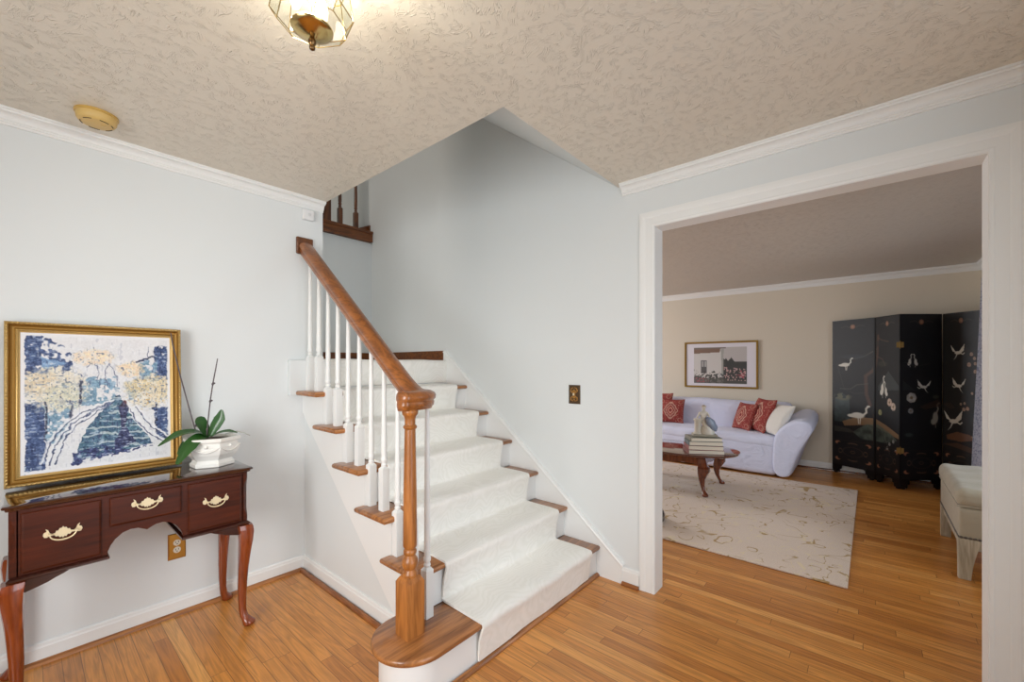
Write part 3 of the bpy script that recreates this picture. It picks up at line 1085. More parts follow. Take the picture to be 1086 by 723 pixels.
for s in (-1, 1):               # shaped knee brackets
    pts = [(s * 0.356, 0.521), (s * 0.236, 0.521), (s * 0.252, 0.512), (s * 0.275, 0.503), (s * 0.297, 0.492), (s * 0.325, 0.483), (s * 0.356, 0.474)]
    MB().prism(pts, 'y', -0.190, -0.158).build('knee_bracket', M_mahdark, tb, smooth=30)

# ------------------------------------------------------------------ painting leaning on the wall
PX0, PX1, PZ0, PZ1 = -0.050, 0.548, 0.0, 0.708
pt = thing('framed_painting', 'blue street scene painting in a gold frame leaning on the console table', 'painting', (0, 2.772, CT + 0.004))
pt.rotation_euler = (math.radians(-2.6), 0, 0)
M_gold = plain('gold_leaf', rgb(206, 172, 108), 0.42, 0.6, bump=0.25, bscale=120, var=0.25)
M_golddk = plain('gold_leaf_cove', rgb(158, 118, 52), 0.42, 0.6, bump=0.2, bscale=90, var=0.25)


def frame_mesh(mb, x0, x1, z0, z1, prof, nseg=1, rope=None):
    """profile (inset, proud of back toward -y); rope = (index list, amplitude, pitch)"""
    corners = [(x0, z0, 1, 1), (x1, z0, -1, 1), (x1, z1, -1, -1), (x0, z1, 1, -1)]
    rings = []
    for c in range(4):
        xa, za, ia, ja = corners[c]
        xb, zb, ib, jb = corners[(c + 1) % 4]
        L = abs(xb - xa) + abs(zb - za)
        ns = max(1, int(L / nseg)) if rope else 1
        for q in range(ns):
            t = q / ns
            ring = []
            for idx, (d, h) in enumerate(prof):
                pa = (xa + ia * d, za + ja * d)
                pb = (xb + ib * d, zb + jb * d)
                hh = h
                if rope and idx in rope[0] and 0 < q:
                    hh += rope[1] * math.sin(q * PI * 2 / rope[2] + idx * 0.9)
                ring.append((pa[0] + (pb[0] - pa[0]) * t, -hh, pa[1] + (pb[1] - pa[1]) * t))
            rings.append(ring)
    return mb.loft(rings, cap=False, closed_v=True)


frame_mesh(MB(), PX0, PX1, PZ0, PZ1, [(0.0, 0.0), (0.0, 0.018), (0.002, 0.024), (0.006, 0.027), (0.010, 0.026), (0.0125, 0.021), (0.013, 0.0)], 0.0035, ((2, 3, 4), 0.0022, 4)).build('rope_moulding', M_gold, pt, smooth=60)
frame_mesh(MB(), PX0 + 0.0125, PX1 - 0.0125, PZ0 + 0.0125, PZ1 - 0.0125, [(0.0, 0.0), (0.0, 0.020), (0.003, 0.015), (0.008, 0.011), (0.014, 0.010), (0.019, 0.013), (0.0195, 0.0)]).build('frame_cove', M_golddk, pt, smooth=40)
frame_mesh(MB(), PX0 + 0.0318, PX1 - 0.0318, PZ0 + 0.0318, PZ1 - 0.0318, [(0.0, 0.0), (0.0, 0.016), (0.002, 0.019), (0.005, 0.020), (0.008, 0.018), (0.009, 0.013), (0.012, 0.012), (0.015, 0.009), (0.015, 0.0)]).build('frame_lip', M_gold, pt, smooth=40)


def paint_street():
    A = Art(300, 350, (222, 223, 226))
    n1, n2, n3, n4 = A.noise(14, 16, 3), A.noise(40, 46, 2), A.noise(70, 20, 2), A.noise(10, 60, 2)
    navy, mid, teal, sky = np.array([38, 54, 98]) / 255, np.array([84, 108, 152]) / 255, np.array([74, 118, 140]) / 255, np.array([150, 178, 204]) / 255
    mix = (navy * (1 - n1[..., None]) + mid * n1[..., None])
    mix2 = (teal * (1 - n2[..., None]) + sky * n2[..., None])

    def rag(mask, f=0.5, k=6):
        return np.clip(mask, 0, 1) * np.clip((n2 + 0.45 * n1 - f) * k, 0, 1)
    A.warp(.014, 34)
    # faint distant town and dome
    A.put(rag(A.poly([(.28, .34), (.62, .30), (.62, .5), (.25, .56)]), .62), mix2)
    for p in ([(.44, .20), (.44, .09)], [(.40, .25), (.44, .2), (.47, .25), (.47, .35)], [(.52, .3), (.55, .22), (.57, .25), (.6, .32), (.6, .4)], [(.55, .22), (.55, .15)], [(.52, .3), (.52, .42)]):
        A.put(A.line(p, .007) * .7, (92, 100, 128))
    # left buildings
    A.put(rag(A.poly([(.03, .0), (.12, .0), (.13, .28), (.03, .30)]), .42), mix)
    A.put(rag(A.poly([(.10, .0), (.30, .12), (.31, .27), (.10, .30)]), .66), mix)
    A.put(A.poly([(.12, .17), (.28, .22), (.12, .27)]) * .8, (120, 158, 198))
    A.put(rag(A.poly([(.03, .50), (.13, .50), (.15, .98), (.03, .98)]), .30), mix)
    A.put(rag(A.poly([(.13, .52), (.30, .55), (.28, .76), (.15, .82)]), .60), mix2)
    A.put(rag(A.poly([(.34, .30), (.37, .28), (.37, .52), (.34, .54)]), .50), mix)
    A.put(rag(A.poly([(.38, .34), (.56, .38), (.56, .50), (.38, .52)]), .62), mix2)
    # right buildings
    A.put(rag(A.poly([(.88, .08), (.985, .07), (.985, .36), (.87, .36)]), .36), mix)
    A.put(rag(A.poly([(.76, .20), (.9, .15), (.9, .38), (.77, .36)]), .55), mix2)
    A.put(A.line([(.74, .205), (.90, .15)], .012), (40, 48, 80))
    A.put(A.line([(.83, .18), (.83, .08)], .006), (70, 80, 110))
    A.put(rag(A.poly([(.86, .58), (.985, .58), (.985, .86), (.9, .84)]), .32), mix)
    A.put(rag(A.poly([(.65, .36), (.78, .38), (.78, .5), (.68, .50)]), .5), mix2)
    # foliage
    for cx, cy, rx, ry_, col in ((.20, .40, .20, .15, (220, 214, 198)), (.10, .36, .12, .08, (216, 200, 172)), (.26, .46, .13, .10, (206, 206, 186)), (.84, .44, .17, .13, (220, 208, 180)),
                                 (.94, .42, .10, .09, (222, 206, 172)), (.76, .40, .10, .06, (214, 196, 152)), (.44, .17, .13, .055, (232, 210, 182)), (.70, .26, .09, .06, (232, 206, 170))):
        A.put(np.clip((A.ell(cx, cy, rx, ry_, .9) * 1.15 - .75 * n2 - .05) * 2.4, 0, 1) * .80, col)
        A.put(np.clip((A.noise(44, 50, 2) - .60) * 8, 0, 1) * A.ell(cx, cy, rx, ry_, .7) * .7, (226, 224, 218))
        sp = (A.noise(90, 100, 1) > .74) * A.ell(cx, cy, rx, ry_, .6)
        A.put(sp * .7, (98, 116, 140))
        sp = (A.noise(80, 90, 1) > .80) * A.ell(cx, cy, rx, ry_, .6)
        A.put(sp * .8, (240, 226, 190) if cx != .84 else (202, 166, 100))
    for x, y0, y1 in ((.145, .5, .76), (.885, .55, .80), (.36, .35, .52), (.30, .50, .66)):
        A.put(A.line([(x, y0), (x, y1)], .014) * .85, (44, 50, 76))
    # street: blue-green cobbles broken by pale horizontal strokes
    road = A.poly([(.585, .47), (.62, .47), (.68, .6), (.86, .865), (.30, .955), (.39, .72)])
    st_ = (np.sin(A.v * 115 + 4 * n1) > .62) * (n4 > .40)
    blue = np.array([48, 76, 112]) / 255 * (1 - n2[..., None]) + np.array([92, 132, 146]) / 255 * n2[..., None]
    A.put(np.clip(road * (n2 + .75), 0, 1), blue)
    A.put(road * st_ * .75, (206, 216, 216))
    A.put(rag(A.poly([(.30, .88), (.52, .84), (.7, .9), (.86, .85), (.86, .89), (.3, .97)]), .55), (52, 62, 110))
    # curved kerbs and rails
    for off in (0, .045, .09):
        p = [(.57 - off * .3, .51), (.46 - off, .575), (.34 - off, .66), (.24 - off * .9, .78), (.20 - off * .9, .93)]
        A.put(A.line(p, .020) * .9, (226, 228, 232))
        A.put(A.line([(a + .008, c_ + .012) for a, c_ in p], .009) * .85, (54, 66, 104))
    p = [(.70, .57), (.75, .66), (.83, .76), (.93, .84), (.99, .855)]
    for off in (0, .05):
        A.put(A.line([(a + off, c_ - off * .3) for a, c_ in p], .018), (228, 230, 233))
        A.put(A.line([(a + off - .010, c_ - off * .3 + .012) for a, c_ in p], .009) * .9, (54, 66, 104))
    # walking couple and their shadow
    A.put(A.ell(.645, .565, .028, .045, .4), (58, 50, 76))
    A.put(A.poly([(.615, .56), (.675, .56), (.67, .66), (.655, .72), (.635, .72), (.62, .65)]), (56, 58, 96))
    A.put(A.ell(.66, .525, .014, .012, .5), (104, 66, 70))
    A.put(A.poly([(.63, .72), (.67, .72), (.74, .85), (.6, .88), (.57, .86)]) * .9, (42, 48, 92))
    A.unwarp()
    # broken brushwork over everything that is painted
    dk = np.clip(1.15 - A.a.mean(axis=2) * 1.15, 0, 1)[..., None]
    f1, f2, f3 = A.noise(120, 140, 1)[..., None], A.noise(60, 24, 2)[..., None], A.noise(26, 90, 2)[..., None]
    A.a = np.clip(A.a + dk * ((f1 - .5) * .30 + (f2 - .5) * .34 + (f3 - .5) * .30), 0, 1)
    A.put(np.clip((f3[..., 0] - .66) * 9, 0, 1) * dk[..., 0] * .9, (196, 208, 222))
    A.put(np.clip((f2[..., 0] - .68) * 9, 0, 1) * dk[..., 0] * .9, (30, 40, 78))
    A.put(np.clip((A.noise(50, 58, 2) - .70) * 9, 0, 1) * np.clip(1 - np.abs(A.v - .42) / .3, 0, 1) * .28, (150, 164, 186))
    # white paper border with ragged edges
    e = np.minimum(np.minimum(A.u, 1 - A.u), np.minimum(A.v, 1 - A.v)) + (n2 - .5) * .012
    A.put(np.clip((.028 - e) * 120, 0, 1), (228, 229, 233))
    A.put(((np.abs(A.u - .045) < .02) & (A.v > .93) & (n2 > .55)).astype(float), (180, 196, 210))
    return A


I0 = 0.0455
art_sheet('canvas', paint_street(), lambda u, v: (PX0 + I0 + u * (PX1 - PX0 - 2 * I0), -0.011, PZ1 - I0 - v * (PZ1 - PZ0 - 2 * I0)), art_mat('street_painting', 0.55), pt, (0, 0.008, 0))

# ------------------------------------------------------------------ orchid in white planter
oc = thing('potted_orchid', 'bare-stemmed orchid in a white faceted planter on the console table', 'plant', (0.650, 2.625, CT))
rings = []
for z, r in ((0, 0.080), (0.003, 0.086), (0.020, 0.087), (0.024, 0.082), (0.030, 0.079), (0.036, 0.076), (0.044, 0.082), (0.066, 0.098), (0.088, 0.106), (0.104, 0.106), (0.114, 0.101), (0.120, 0.098),
             (0.126, 0.099), (0.130, 0.108), (0.134, 0.112), (0.146, 0.112), (0.150, 0.109), (0.150, 0.098), (0.130, 0.092)):
    rings.append([(1.16 * r * math.cos(a), r * math.sin(a), z) for a in [PI / 3 * i - PI / 2 + 0.06 for i in range(6)]])
pot = MB().loft(rings).build('planter', M_white_glaze, oc, bevel=0.0025)
sw = MB()
for i in range(6):
    a0, a1 = PI / 3 * i - PI / 2 + 0.06, PI / 3 * (i + 1) - PI / 2 + 0.06
    p0, p1 = Vector((1.16 * math.cos(a0), math.sin(a0), 0)), Vector((1.16 * math.cos(a1), math.sin(a1), 0))
    pts = []
    for q in range(13):
        t = q / 12
        z = 0.106 - 0.024 * math.sin(PI * t)
        r = 0.099 + 0.0085 * min(1, max(0, (0.104 - abs(z - 0.1) - .02) / .08))
        pts.append(p0.lerp(p1, t) * r + Vector((0, 0, z)))
    sw.tube(pts, [0.003 + 0.0035 * math.sin(PI * q / 12) + 0.001 * math.sin(q * 2.1) for q in range(13)], 7)
    sw.ellipsoid(tuple(p0.lerp(p1, 0.5) * 0.108 + Vector((0, 0, 0.108))), (0.008, 0.008, 0.008), 8, 6)
sw.build('swag_relief', M_white_glaze, pot, smooth=60)
MB().lathe([(0.09, 0.128), (0.092, 0.136), (0.05, 0.142), (0.001, 0.143)], 12).build('potting_bark', plain('bark', rgb(70, 56, 42), 0.9, bump=1.0, bscale=60), oc)
M_leaf = plain('orchid_leaf', rgb(44, 92, 36), 0.32, coat=0.2, var=0.35, bscale=14)


def leaf(path, widths, fold=0.25, upv=(0, 0, 1)):
    m = MB()
    path = [Vector(p) for p in path]
    # resample with Catmull-Rom
    P = []
    n = len(path)
    W_ = []
    for i in range(n - 1):
        a, b_, c, d = path[max(i - 1, 0)], path[i], path[i + 1], path[min(i + 2, n - 1)]
        for q in range(5):
            t = q / 5
            P.append(0.5 * ((2 * b_) + (c - a) * t + (2 * a - 5 * b_ + 4 * c - d) * t * t + (3 * b_ - a - 3 * c + d) * t ** 3))
            W_.append(widths[i] + (widths[i + 1] - widths[i]) * t)
    P.append(path[-1])
    W_.append(widths[-1])
    rings = []
    for i, p in enumerate(P):
        t = (P[min(i + 1, len(P) - 1)] - P[max(i - 1, 0)]).normalized()
        side = t.cross(Vector(upv)).normalized()
        nrm = side.cross(t)
        w = W_[i]
        ring = []
        for x in (-1, -.6, -.2, 0, .2, .6, 1):
            ring.append(p + side * (w * x) + nrm * (fold * w * abs(x) ** 1.4 + 0.0010))
        for x in (1, .6, .2, 0, -.2, -.6, -1):
            ring.append(p + side * (w * x) + nrm * (fold * w * abs(x) ** 1.4 - 0.0012 * (1.1 - abs(x))))
        rings.append(ring)
    return m.loft(rings)


def lp(x, y, z):               # world point to plant coordinates
    return (x - 0.650, y - 2.625, z - CT)


cr = lp(0.628, 2.62, 0.965)
for path, ws, up_ in (
    ([cr, lp(.575, 2.60, 1.000), lp(.50, 2.585, .998), lp(.42, 2.565, .955)], [.010, .025, .026, .003], (0, -.35, 1)),
    ([cr, lp(.588, 2.585, .975), lp(.535, 2.545, .940), lp(.478, 2.505, .868)], [.010, .026, .030, .006], (.3, -.5, 1)),
    ([cr, lp(.612, 2.625, 1.01), lp(.595, 2.63, 1.045), lp(.575, 2.622, 1.052)], [.012, .030, .034, .012], (.6, -1, .2)),
    ([lp(.640, 2.62, .968), lp(.660, 2.61, 1.02), lp(.678, 2.605, 1.06), lp(.686, 2.605, 1.105)], [.008, .024, .026, .004], (-.5, -1, .2)),
    ([lp(.640, 2.62, .965), lp(.675, 2.595, .985), lp(.71, 2.575, .990), lp(.745, 2.56, .980)], [.008, .016, .018, .003], (0, -.3, 1)),
    ([cr, lp(.585, 2.655, .965), lp(.545, 2.67, .94), lp(.515, 2.675, .885)], [.010, .022, .022, .004], (.3, .2, 1)),
):
    leaf(path, ws, 0.22, up_).build('leaf', M_leaf, oc, smooth=60)
M_stem = plain('flower_spike', rgb(84, 74, 78), 0.55)
for pts, nodes in (([(.578, 2.625, 1.0), (.552, 2.64, 1.13), (.522, 2.655, 1.28), (.492, 2.66, 1.44), (.484, 2.66, 1.50)], []),
                   ([(.624, 2.62, .975), (.630, 2.622, 1.05), (.640, 2.625, 1.15), (.652, 2.628, 1.24), (.664, 2.63, 1.31), (.674, 2.63, 1.375)], [2, 3])):
    pts = [Vector(lp(*p)) for p in pts]
    m = MB().tube(pts, [0.0036] + [0.003] * (len(pts) - 2) + [0.0022], 8)
    for i in nodes + [0]:
        p = pts[i] if i else pts[0] + Vector((0.001, 0, 0.03))
        m.ellipsoid(tuple(p), (0.0055, 0.005, 0.008), 8, 6)
        if i:
            m.ellipsoid(tuple(p + Vector((0.006, 0, 0.004))), (0.006, 0.004, 0.005), 8, 6)
    m.build('flower_stem', M_stem, oc, smooth=50)
MB().tube([Vector(lp(*p)) for p in ((.70, 2.60, .975), (.75, 2.59, .985), (.79, 2.58, .97), (.81, 2.575, .955))], [.003, .003, .0028, .002], 8).build('aerial_root', plain('root', rgb(170, 172, 166), 0.7), oc, smooth=60)

# ------------------------------------------------------------------ outlet, switch, sensor, detector
ol = thing('electrical_outlet', 'brass outlet plate on the left wall below the console table', 'outlet', (0.543, YL, 0.366))
w, h = 0.0385, 0.069
rings = []
for y, d in ((0, 0), (-0.002, 0), (-0.005, 0.004), (-0.0055, 0.006)):
    rings.append([(-w + d, y, -h + d), (w - d, y, -h + d), (w - d, y, h - d), (-w + d, y, h - d)])
MB().loft(rings).build('cover_plate', M_brassdull, ol)
for z in (0.0195, -0.0195):
    s_ = MB().lathe([(0.0005, -0.0075), (0.015, -0.0075), (0.0165, -0.0065), (0.0165, -0.003)], 20, (0, 0, z), 'y').build('socket', plain('outlet_almond', rgb(226, 220, 204), 0.4), ol, smooth=40)
    MB().box(-0.0078, -0.0054, -0.0082, -0.006, z - 0.001, z + 0.008).box(0.0050, 0.0074, -0.0082, -0.006, z, z + 0.008).lathe([(0.0005, -0.0082), (0.0026, -0.0082), (0.0026, -0.006)], 10, (0, 0, z - 0.007), 'y').build('slot', M_black, s_)
MB().lathe([(0.0005, -0.0075), (0.003, -0.007), (0.0035, -0.005)], 10, (0, 0, 0), 'y').build('screw', M_brass, ol)

lsw = thing('light_switch', 'antique bronze and gold switch plate on the white wall between stairs and doorway', 'switch', (XR, 1.5055, 1.144))
w, h = 0.0445, 0.063
rings = []
for x, d in ((0, 0), (-0.003, 0), (-0.006, 0.004), (-0.0062, 0.008)):
    rings.append([(x, -w + d, -h + d), (x, w - d, -h + d), (x, w - d, h - d), (x, -w + d, h - d)])
MB().loft(rings).build('cover_plate', plain('bronze_plate', rgb(92, 74, 56), 0.4, 0.7, bump=0.3, bscale=90), lsw)
orn = MB()
for s in (-1, 1):
    orn.tube([(-0.007, s * 0.004, 0.046), (-0.008, s * 0.020, 0.040), (-0.008, s * 0.026, 0.022), (-0.008, s * 0.016, 0.012), (-0.007, s * 0.012, 0.022)], 0.0035, 6)
    orn.tube([(-0.007, s * 0.010, -0.012), (-0.008, s * 0.024, -0.020), (-0.008, s * 0.024, -0.038), (-0.008, s * 0.008, -0.044), (-0.007, s * 0.004, -0.03)], 0.0035, 6)
orn.prism([(-0.012, -0.026), (0.012, -0.026), (0.010, 0.0), (0.014, 0.026), (0, 0.034), (-0.014, 0.026), (-0.010, 0)], 'x', -0.0085, -0.006)
orn.build('scroll_ornament', plain('gold_ornament', rgb(176, 128, 66), 0.4, 0.7), lsw, smooth=50)
MB().prism([(-0.004, -0.006), (0.004, -0.006), (0.003, 0.010), (-0.003, 0.010)], 'x', -0.019, -0.007).build('toggle', plain('toggle_ivory', rgb(236, 226, 196), 0.35), lsw, bevel=0.001)

ms = thing('motion_sensor', 'small white motion sensor high on the left wall under the crown', 'sensor', (1.228, YL, 2.329))
MB().rbox(-0.036, 0.036, -0.034, 0.0, -0.034, 0.034, 0.008).build('housing', M_plastic, ms, smooth=60)
MB().lathe([(0.0005, -0.0375), (0.006, -0.037), (0.010, -0.0355), (0.0115, -0.033)], 16, (0.004, 0, 0.002), 'y').build('lens', plain('sensor_lens', rgb(212, 214, 216), 0.3), ms, smooth=60)

sd = thing('smoke_detector', 'yellowed round smoke detector on the ceiling above the console table', 'smoke detector', (0.214, 2.585, H))
M_vent = plain('vent_dark', rgb(70, 56, 30), 0.7)
M_yel = plain('yellowed_plastic', rgb(208, 176, 108), 0.45)
MB().lathe([(0.072, 0), (0.072, -0.007), (0.069, -0.009)], 40).build('mounting_base', plain('yellowed_base', rgb(196, 160, 84), 0.45), sd, smooth=35)
MB().lathe([(0.067, -0.008), (0.068, -0.012), (0.065, -0.030), (0.058, -0.040), (0.044, -0.044), (0.0005, -0.0445)], 40).build('cover', M_yel, sd, smooth=40)
for a0, a1 in ((0.25, 0.9), (1.3, 2.0), (2.5, 3.1), (3.7, 4.3), (4.8, 5.4), (5.7, 6.1)):
    MB().tube([(0.052 * math.cos(a0 + (a1 - a0) * i / 6), 0.052 * math.sin(a0 + (a1 - a0) * i / 6), -0.0425) for i in range(7)], 0.0018, 6).build('vent_slot', M_vent, sd)
MB().lathe([(0.008, -0.044), (0.0075, -0.047), (0.0005, -0.0475)], 14, (0.02, -0.01, 0)).build('test_button', M_yel, sd, smooth=40)

# ------------------------------------------------------------------ ceiling lamp
LX, LY = 0.5035, 1.1325
lm = thing('ceiling_lamp', 'octagonal glass and brass lantern on the hall ceiling', 'ceiling lamp', (LX, LY, H))
MB().lathe([(0.0005, 0), (0.075, 0), (0.075, -0.006), (0.060, -0.014), (0.050, -0.022), (0.014, -0.026), (0.0005, -0.026)], 32).build('canopy', M_brass, lm, smooth=40)
MB().lathe([(0.0045, -0.02), (0.0045, -0.20)], 10).build('rod', M_brass, lm, smooth=40)
lv = [(-0.030, 0.074), (-0.075, 0.090), (-0.165, 0.104), (-0.192, 0.086)]


def octr(r, z, rot=0.18):
    return [Vector((r * math.cos(PI / 4 * i + rot), r * math.sin(PI / 4 * i + rot), z)) for i in range(8)]


fr = MB()
orings = [octr(r, z) for z, r in lv]
for og in orings:
    for i in range(8):
        fr.tube([og[i], og[(i + 1) % 8]], 0.0013, 6)
for i in range(8):
    for a, b_ in zip(orings[:-1], orings[1:]):
        fr.tube([a[i], b_[i]], 0.0013, 6)
fr.build('brass_frame', M_brass, lm, smooth=60)
mg, nt, ns, ls, bb = newmat('clear_glass')
tr = node(ns, 'ShaderNodeBsdfTransparent')
tr.inputs[0].default_value = (0.94, 0.95, 0.93, 1)
gl = node(ns, 'ShaderNodeBsdfGlossy')
gl.inputs['Roughness'].default_value = 0.03
fz = node(ns, 'ShaderNodeFresnel')
fz.inputs[0].default_value = 1.5
ms_ = node(ns, 'ShaderNodeMixShader')
ms_.inputs[0].default_value = 0.05
ls.new(tr.outputs[0], ms_.inputs[1])
ls.new(gl.outputs[0], ms_.inputs[2])
ls.new(ms_.outputs[0], ns['Material Output'].inputs[0])
gp = MB()
for a, b_ in zip(orings[:-1], orings[1:]):
    for i in range(8):
        j = (i + 1) % 8
        q = [a[i], a[j], b_[j], b_[i]]
        cen = sum(q, Vector()) / 4
        outw = Vector((cen.x, cen.y, 0)).normalized()
        q2 = [p - outw * 0.002 for p in q]
        gp.add(q + q2, [(0, 1, 2, 3), (7, 6, 5, 4), (0, 4, 5, 1), (1, 5, 6, 2), (2, 6, 7, 3), (3, 7, 4, 0)])
gp.build('glass_panes', mg, lm)
MB().lathe([(0.0005, -0.190), (0.030, -0.192), (0.048, -0.198), (0.0525, -0.204), (0.0515, -0.208), (0.040, -0.214), (0.018, -0.222), (0.008, -0.225), (0.0005, -0.225)], 36).build('dish', M_brass, lm, smooth=50)
MB().lathe([(0.006, -0.224), (0.0065, -0.232), (0.010, -0.236), (0.010, -0.243), (0.006, -0.249), (0.008, -0.253), (0.0065, -0.259), (0.0005, -0.263)], 16).build('finial', plain('dark_brass', rgb(120, 92, 60), 0.25, 1.0), lm, smooth=50)
me_, nt, ns, ls, bb = newmat('bulb_glow')
bb.inputs['Emission Color'].default_value = (1.0, 0.80, 0.55, 1)
bb.inputs['Emission Strength'].default_value = 9
for i in range(3):
    a = 2 * PI * i / 3 + 0.5
    c = (0.040 * math.cos(a), 0.040 * math.sin(a), -0.105)
    MB().lathe([(0.0005, -0.055), (0.008, -0.052), (0.014, -0.035), (0.0155, -0.018), (0.012, 0.0), (0.008, 0.010)], 14, c).build('bulb', me_, lm, smooth=60)
    MB().lathe([(0.009, 0.008), (0.009, 0.045), (0.003, 0.048)], 12, c).build('socket', M_brass, lm, smooth=40)
pl = bpy.data.lights.new('lamp_light', 'POINT')
pl.energy = 13.5
pl.color = (1.0, 0.92, 0.82)
pl.shadow_soft_size = 0.03
po = bpy.data.objects.new('lamp_light', pl)
C.objects.link(po)
po.location = (LX, LY, H - 0.115)

# ------------------------------------------------------------------ living room: rug
M_rugb = None


def rug_mat():
    m, nt, ns, ls, b = newmat('beige_rug')
    tc = node(ns, 'ShaderNodeTexCoord')
    out = []
    for sc, seed, dist in ((3.6, 0.0, 1.5), (4.4, 9.0, 1.8)):
        ad = node(ns, 'ShaderNodeVectorMath', operation='ADD')
        ls.new(tc.outputs['Object'], ad.inputs[0])
        ad.inputs[1].default_value = (seed, seed, 0)
        nz = node(ns, 'ShaderNodeTexNoise', i_Scale=sc, i_Detail=1.0, i_Distortion=dist)
        ls.new(ad.outputs[0], nz.inputs['Vector'])
        d = mathn(ns, ls, 'ABSOLUTE', mathn(ns, ls, 'SUBTRACT', nz.outputs[0], 0.5))
        mr = node(ns, 'ShaderNodeMapRange', interpolation_type='SMOOTHSTEP')
        mr.inputs['From Min'].default_value = 0.007
        mr.inputs['From Max'].default_value = 0.018
        mr.inputs['To Min'].default_value = 1.0
        mr.inputs['To Max'].default_value = 0.0
        ls.new(d, mr.inputs['Value'])
        n2 = node(ns, 'ShaderNodeTexNoise', i_Scale=5.5, i_Detail=1.0)
        ls.new(ad.outputs[0], n2.inputs['Vector'])
        mk = node(ns, 'ShaderNodeMapRange')
        mk.inputs['From Min'].default_value = 0.42
        mk.inputs['From Max'].default_value = 0.50
        ls.new(n2.outputs[0], mk.inputs['Value'])
        out.append(mathn(ns, ls, 'MULTIPLY', mr.outputs[0], mk.outputs[0]))
    fz = node(ns, 'ShaderNodeTexNoise', i_Scale=160.0, i_Detail=2.0)
    ls.new(tc.outputs['Object'], fz.inputs['Vector'])
    base = ramp(ns, ls, fz.outputs[0], [(0.3, rgb(210, 194, 180)), (0.7, rgb(226, 212, 199))])
    m1 = node(ns, 'ShaderNodeMix', data_type='RGBA')
    ls.new(mathn(ns, ls, 'MULTIPLY', out[0], 0.85), m1.inputs[0])
    ls.new(base, m1.inputs[6])
    m1.inputs[7].default_value = rgb(170, 140, 84)
    m2 = node(ns, 'ShaderNodeMix', data_type='RGBA')
    ls.new(mathn(ns, ls, 'MULTIPLY', out[1], 0.8), m2.inputs[0])
    ls.new(m1.outputs[2], m2.inputs[6])
    m2.inputs[7].default_value = rgb(226, 212, 180)
    ls.new(m2.outputs[2], b.inputs['Base Color'])
    b.inputs['Roughness'].default_value = 0.95
    b.inputs['Specular IOR Level'].default_value = 0.1
    bp = node(ns, 'ShaderNodeBump', i_Strength=0.4, i_Distance=0.004)
    ls.new(mathn(ns, ls, 'ADD', fz.outputs[0], mathn(ns, ls, 'ADD', out[0], out[1])), bp.inputs['Height'])
    ls.new(bp.outputs[0], b.inputs['Normal'])
    return m


rg = thing('area_rug', 'beige area rug with gold scrolling vines on the living room floor', 'rug', (4.49, 1.40, 0))
MB().rbox(-1.285, 1.285, -1.295, 1.295, 0.001, 0.013, 0.005, n=2, mid=12).build('rug_pile', rug_mat(), rg, smooth=50)
RT = 0.0135
ve = thing('floor_vessel', 'dark grey rounded glossy vessel on the rug half hidden by the door casing', 'vessel', (3.52, 1.445, RT))
M_vd = plain('dark_glaze', rgb(58, 56, 54), 0.25, coat=0.4)
MB().lathe([(0.0005, 0), (0.105, 0), (0.112, 0.004), (0.120, 0.018), (0.122, 0.030), (0.118, 0.042), (0.121, 0.048), (0.122, 0.056), (0.112, 0.078), (0.096, 0.104), (0.078, 0.126), (0.060, 0.140), (0.056, 0.146), (0.060, 0.152), (0.052, 0.150), (0.05, 0.13), (0.0005, 0.125)], 36).build('body', M_vd, ve, smooth=50)

# ------------------------------------------------------------------ sofa
M_slip = fabric('white_slipcover', rgb(218, 223, 246), 0.85, 0.6, 5.0)
sf = thing('sofa', 'long white slipcovered sofa against the beige wall', 'sofa', (6.25, 1.72, 0))
LS = 1.24                      # half length to outer arm foot... arms flare beyond


def wr(p, a=0.006):
    x, y, z = p
    return (x + a * math.sin(y * 7 + z * 9) * .6 + a * math.sin(y * 19 + z * 4) * .35, y + a * math.sin(x * 11 + z * 8) * .6, z + a * math.sin(x * 8 + y * 6) * .7 + a * .4 * math.sin(y * 15))


MB().rbox(-0.415, 0.36, -0.86, 0.86, 0.02, 0.42, 0.045, wr, 3, 16).build('base', M_slip, sf, smooth=70)
MB().rbox(-0.425, 0.14, -0.875, 0.875, 0.34, 0.485, 0.06, lambda p: wr((p[0], p[1], p[2] + 0.015 * math.cos(p[1] * 1.6)), 0.008), 4, 18).build('seat_cushion', M_slip, sf, smooth=70)


def backf(p):
    x, y, z = p
    q = (z - 0.40) / 0.45
    return wr((x + 0.08 * q, y, z + 0.012 * math.cos(y * 1.5) + 0.01 * math.sin(y * 5)), 0.006)


MB().rbox(0.10, 0.33, -0.95, 0.95, 0.36, 0.845, 0.085, backf, 4, 16).build('backrest', M_slip, sf, smooth=70)


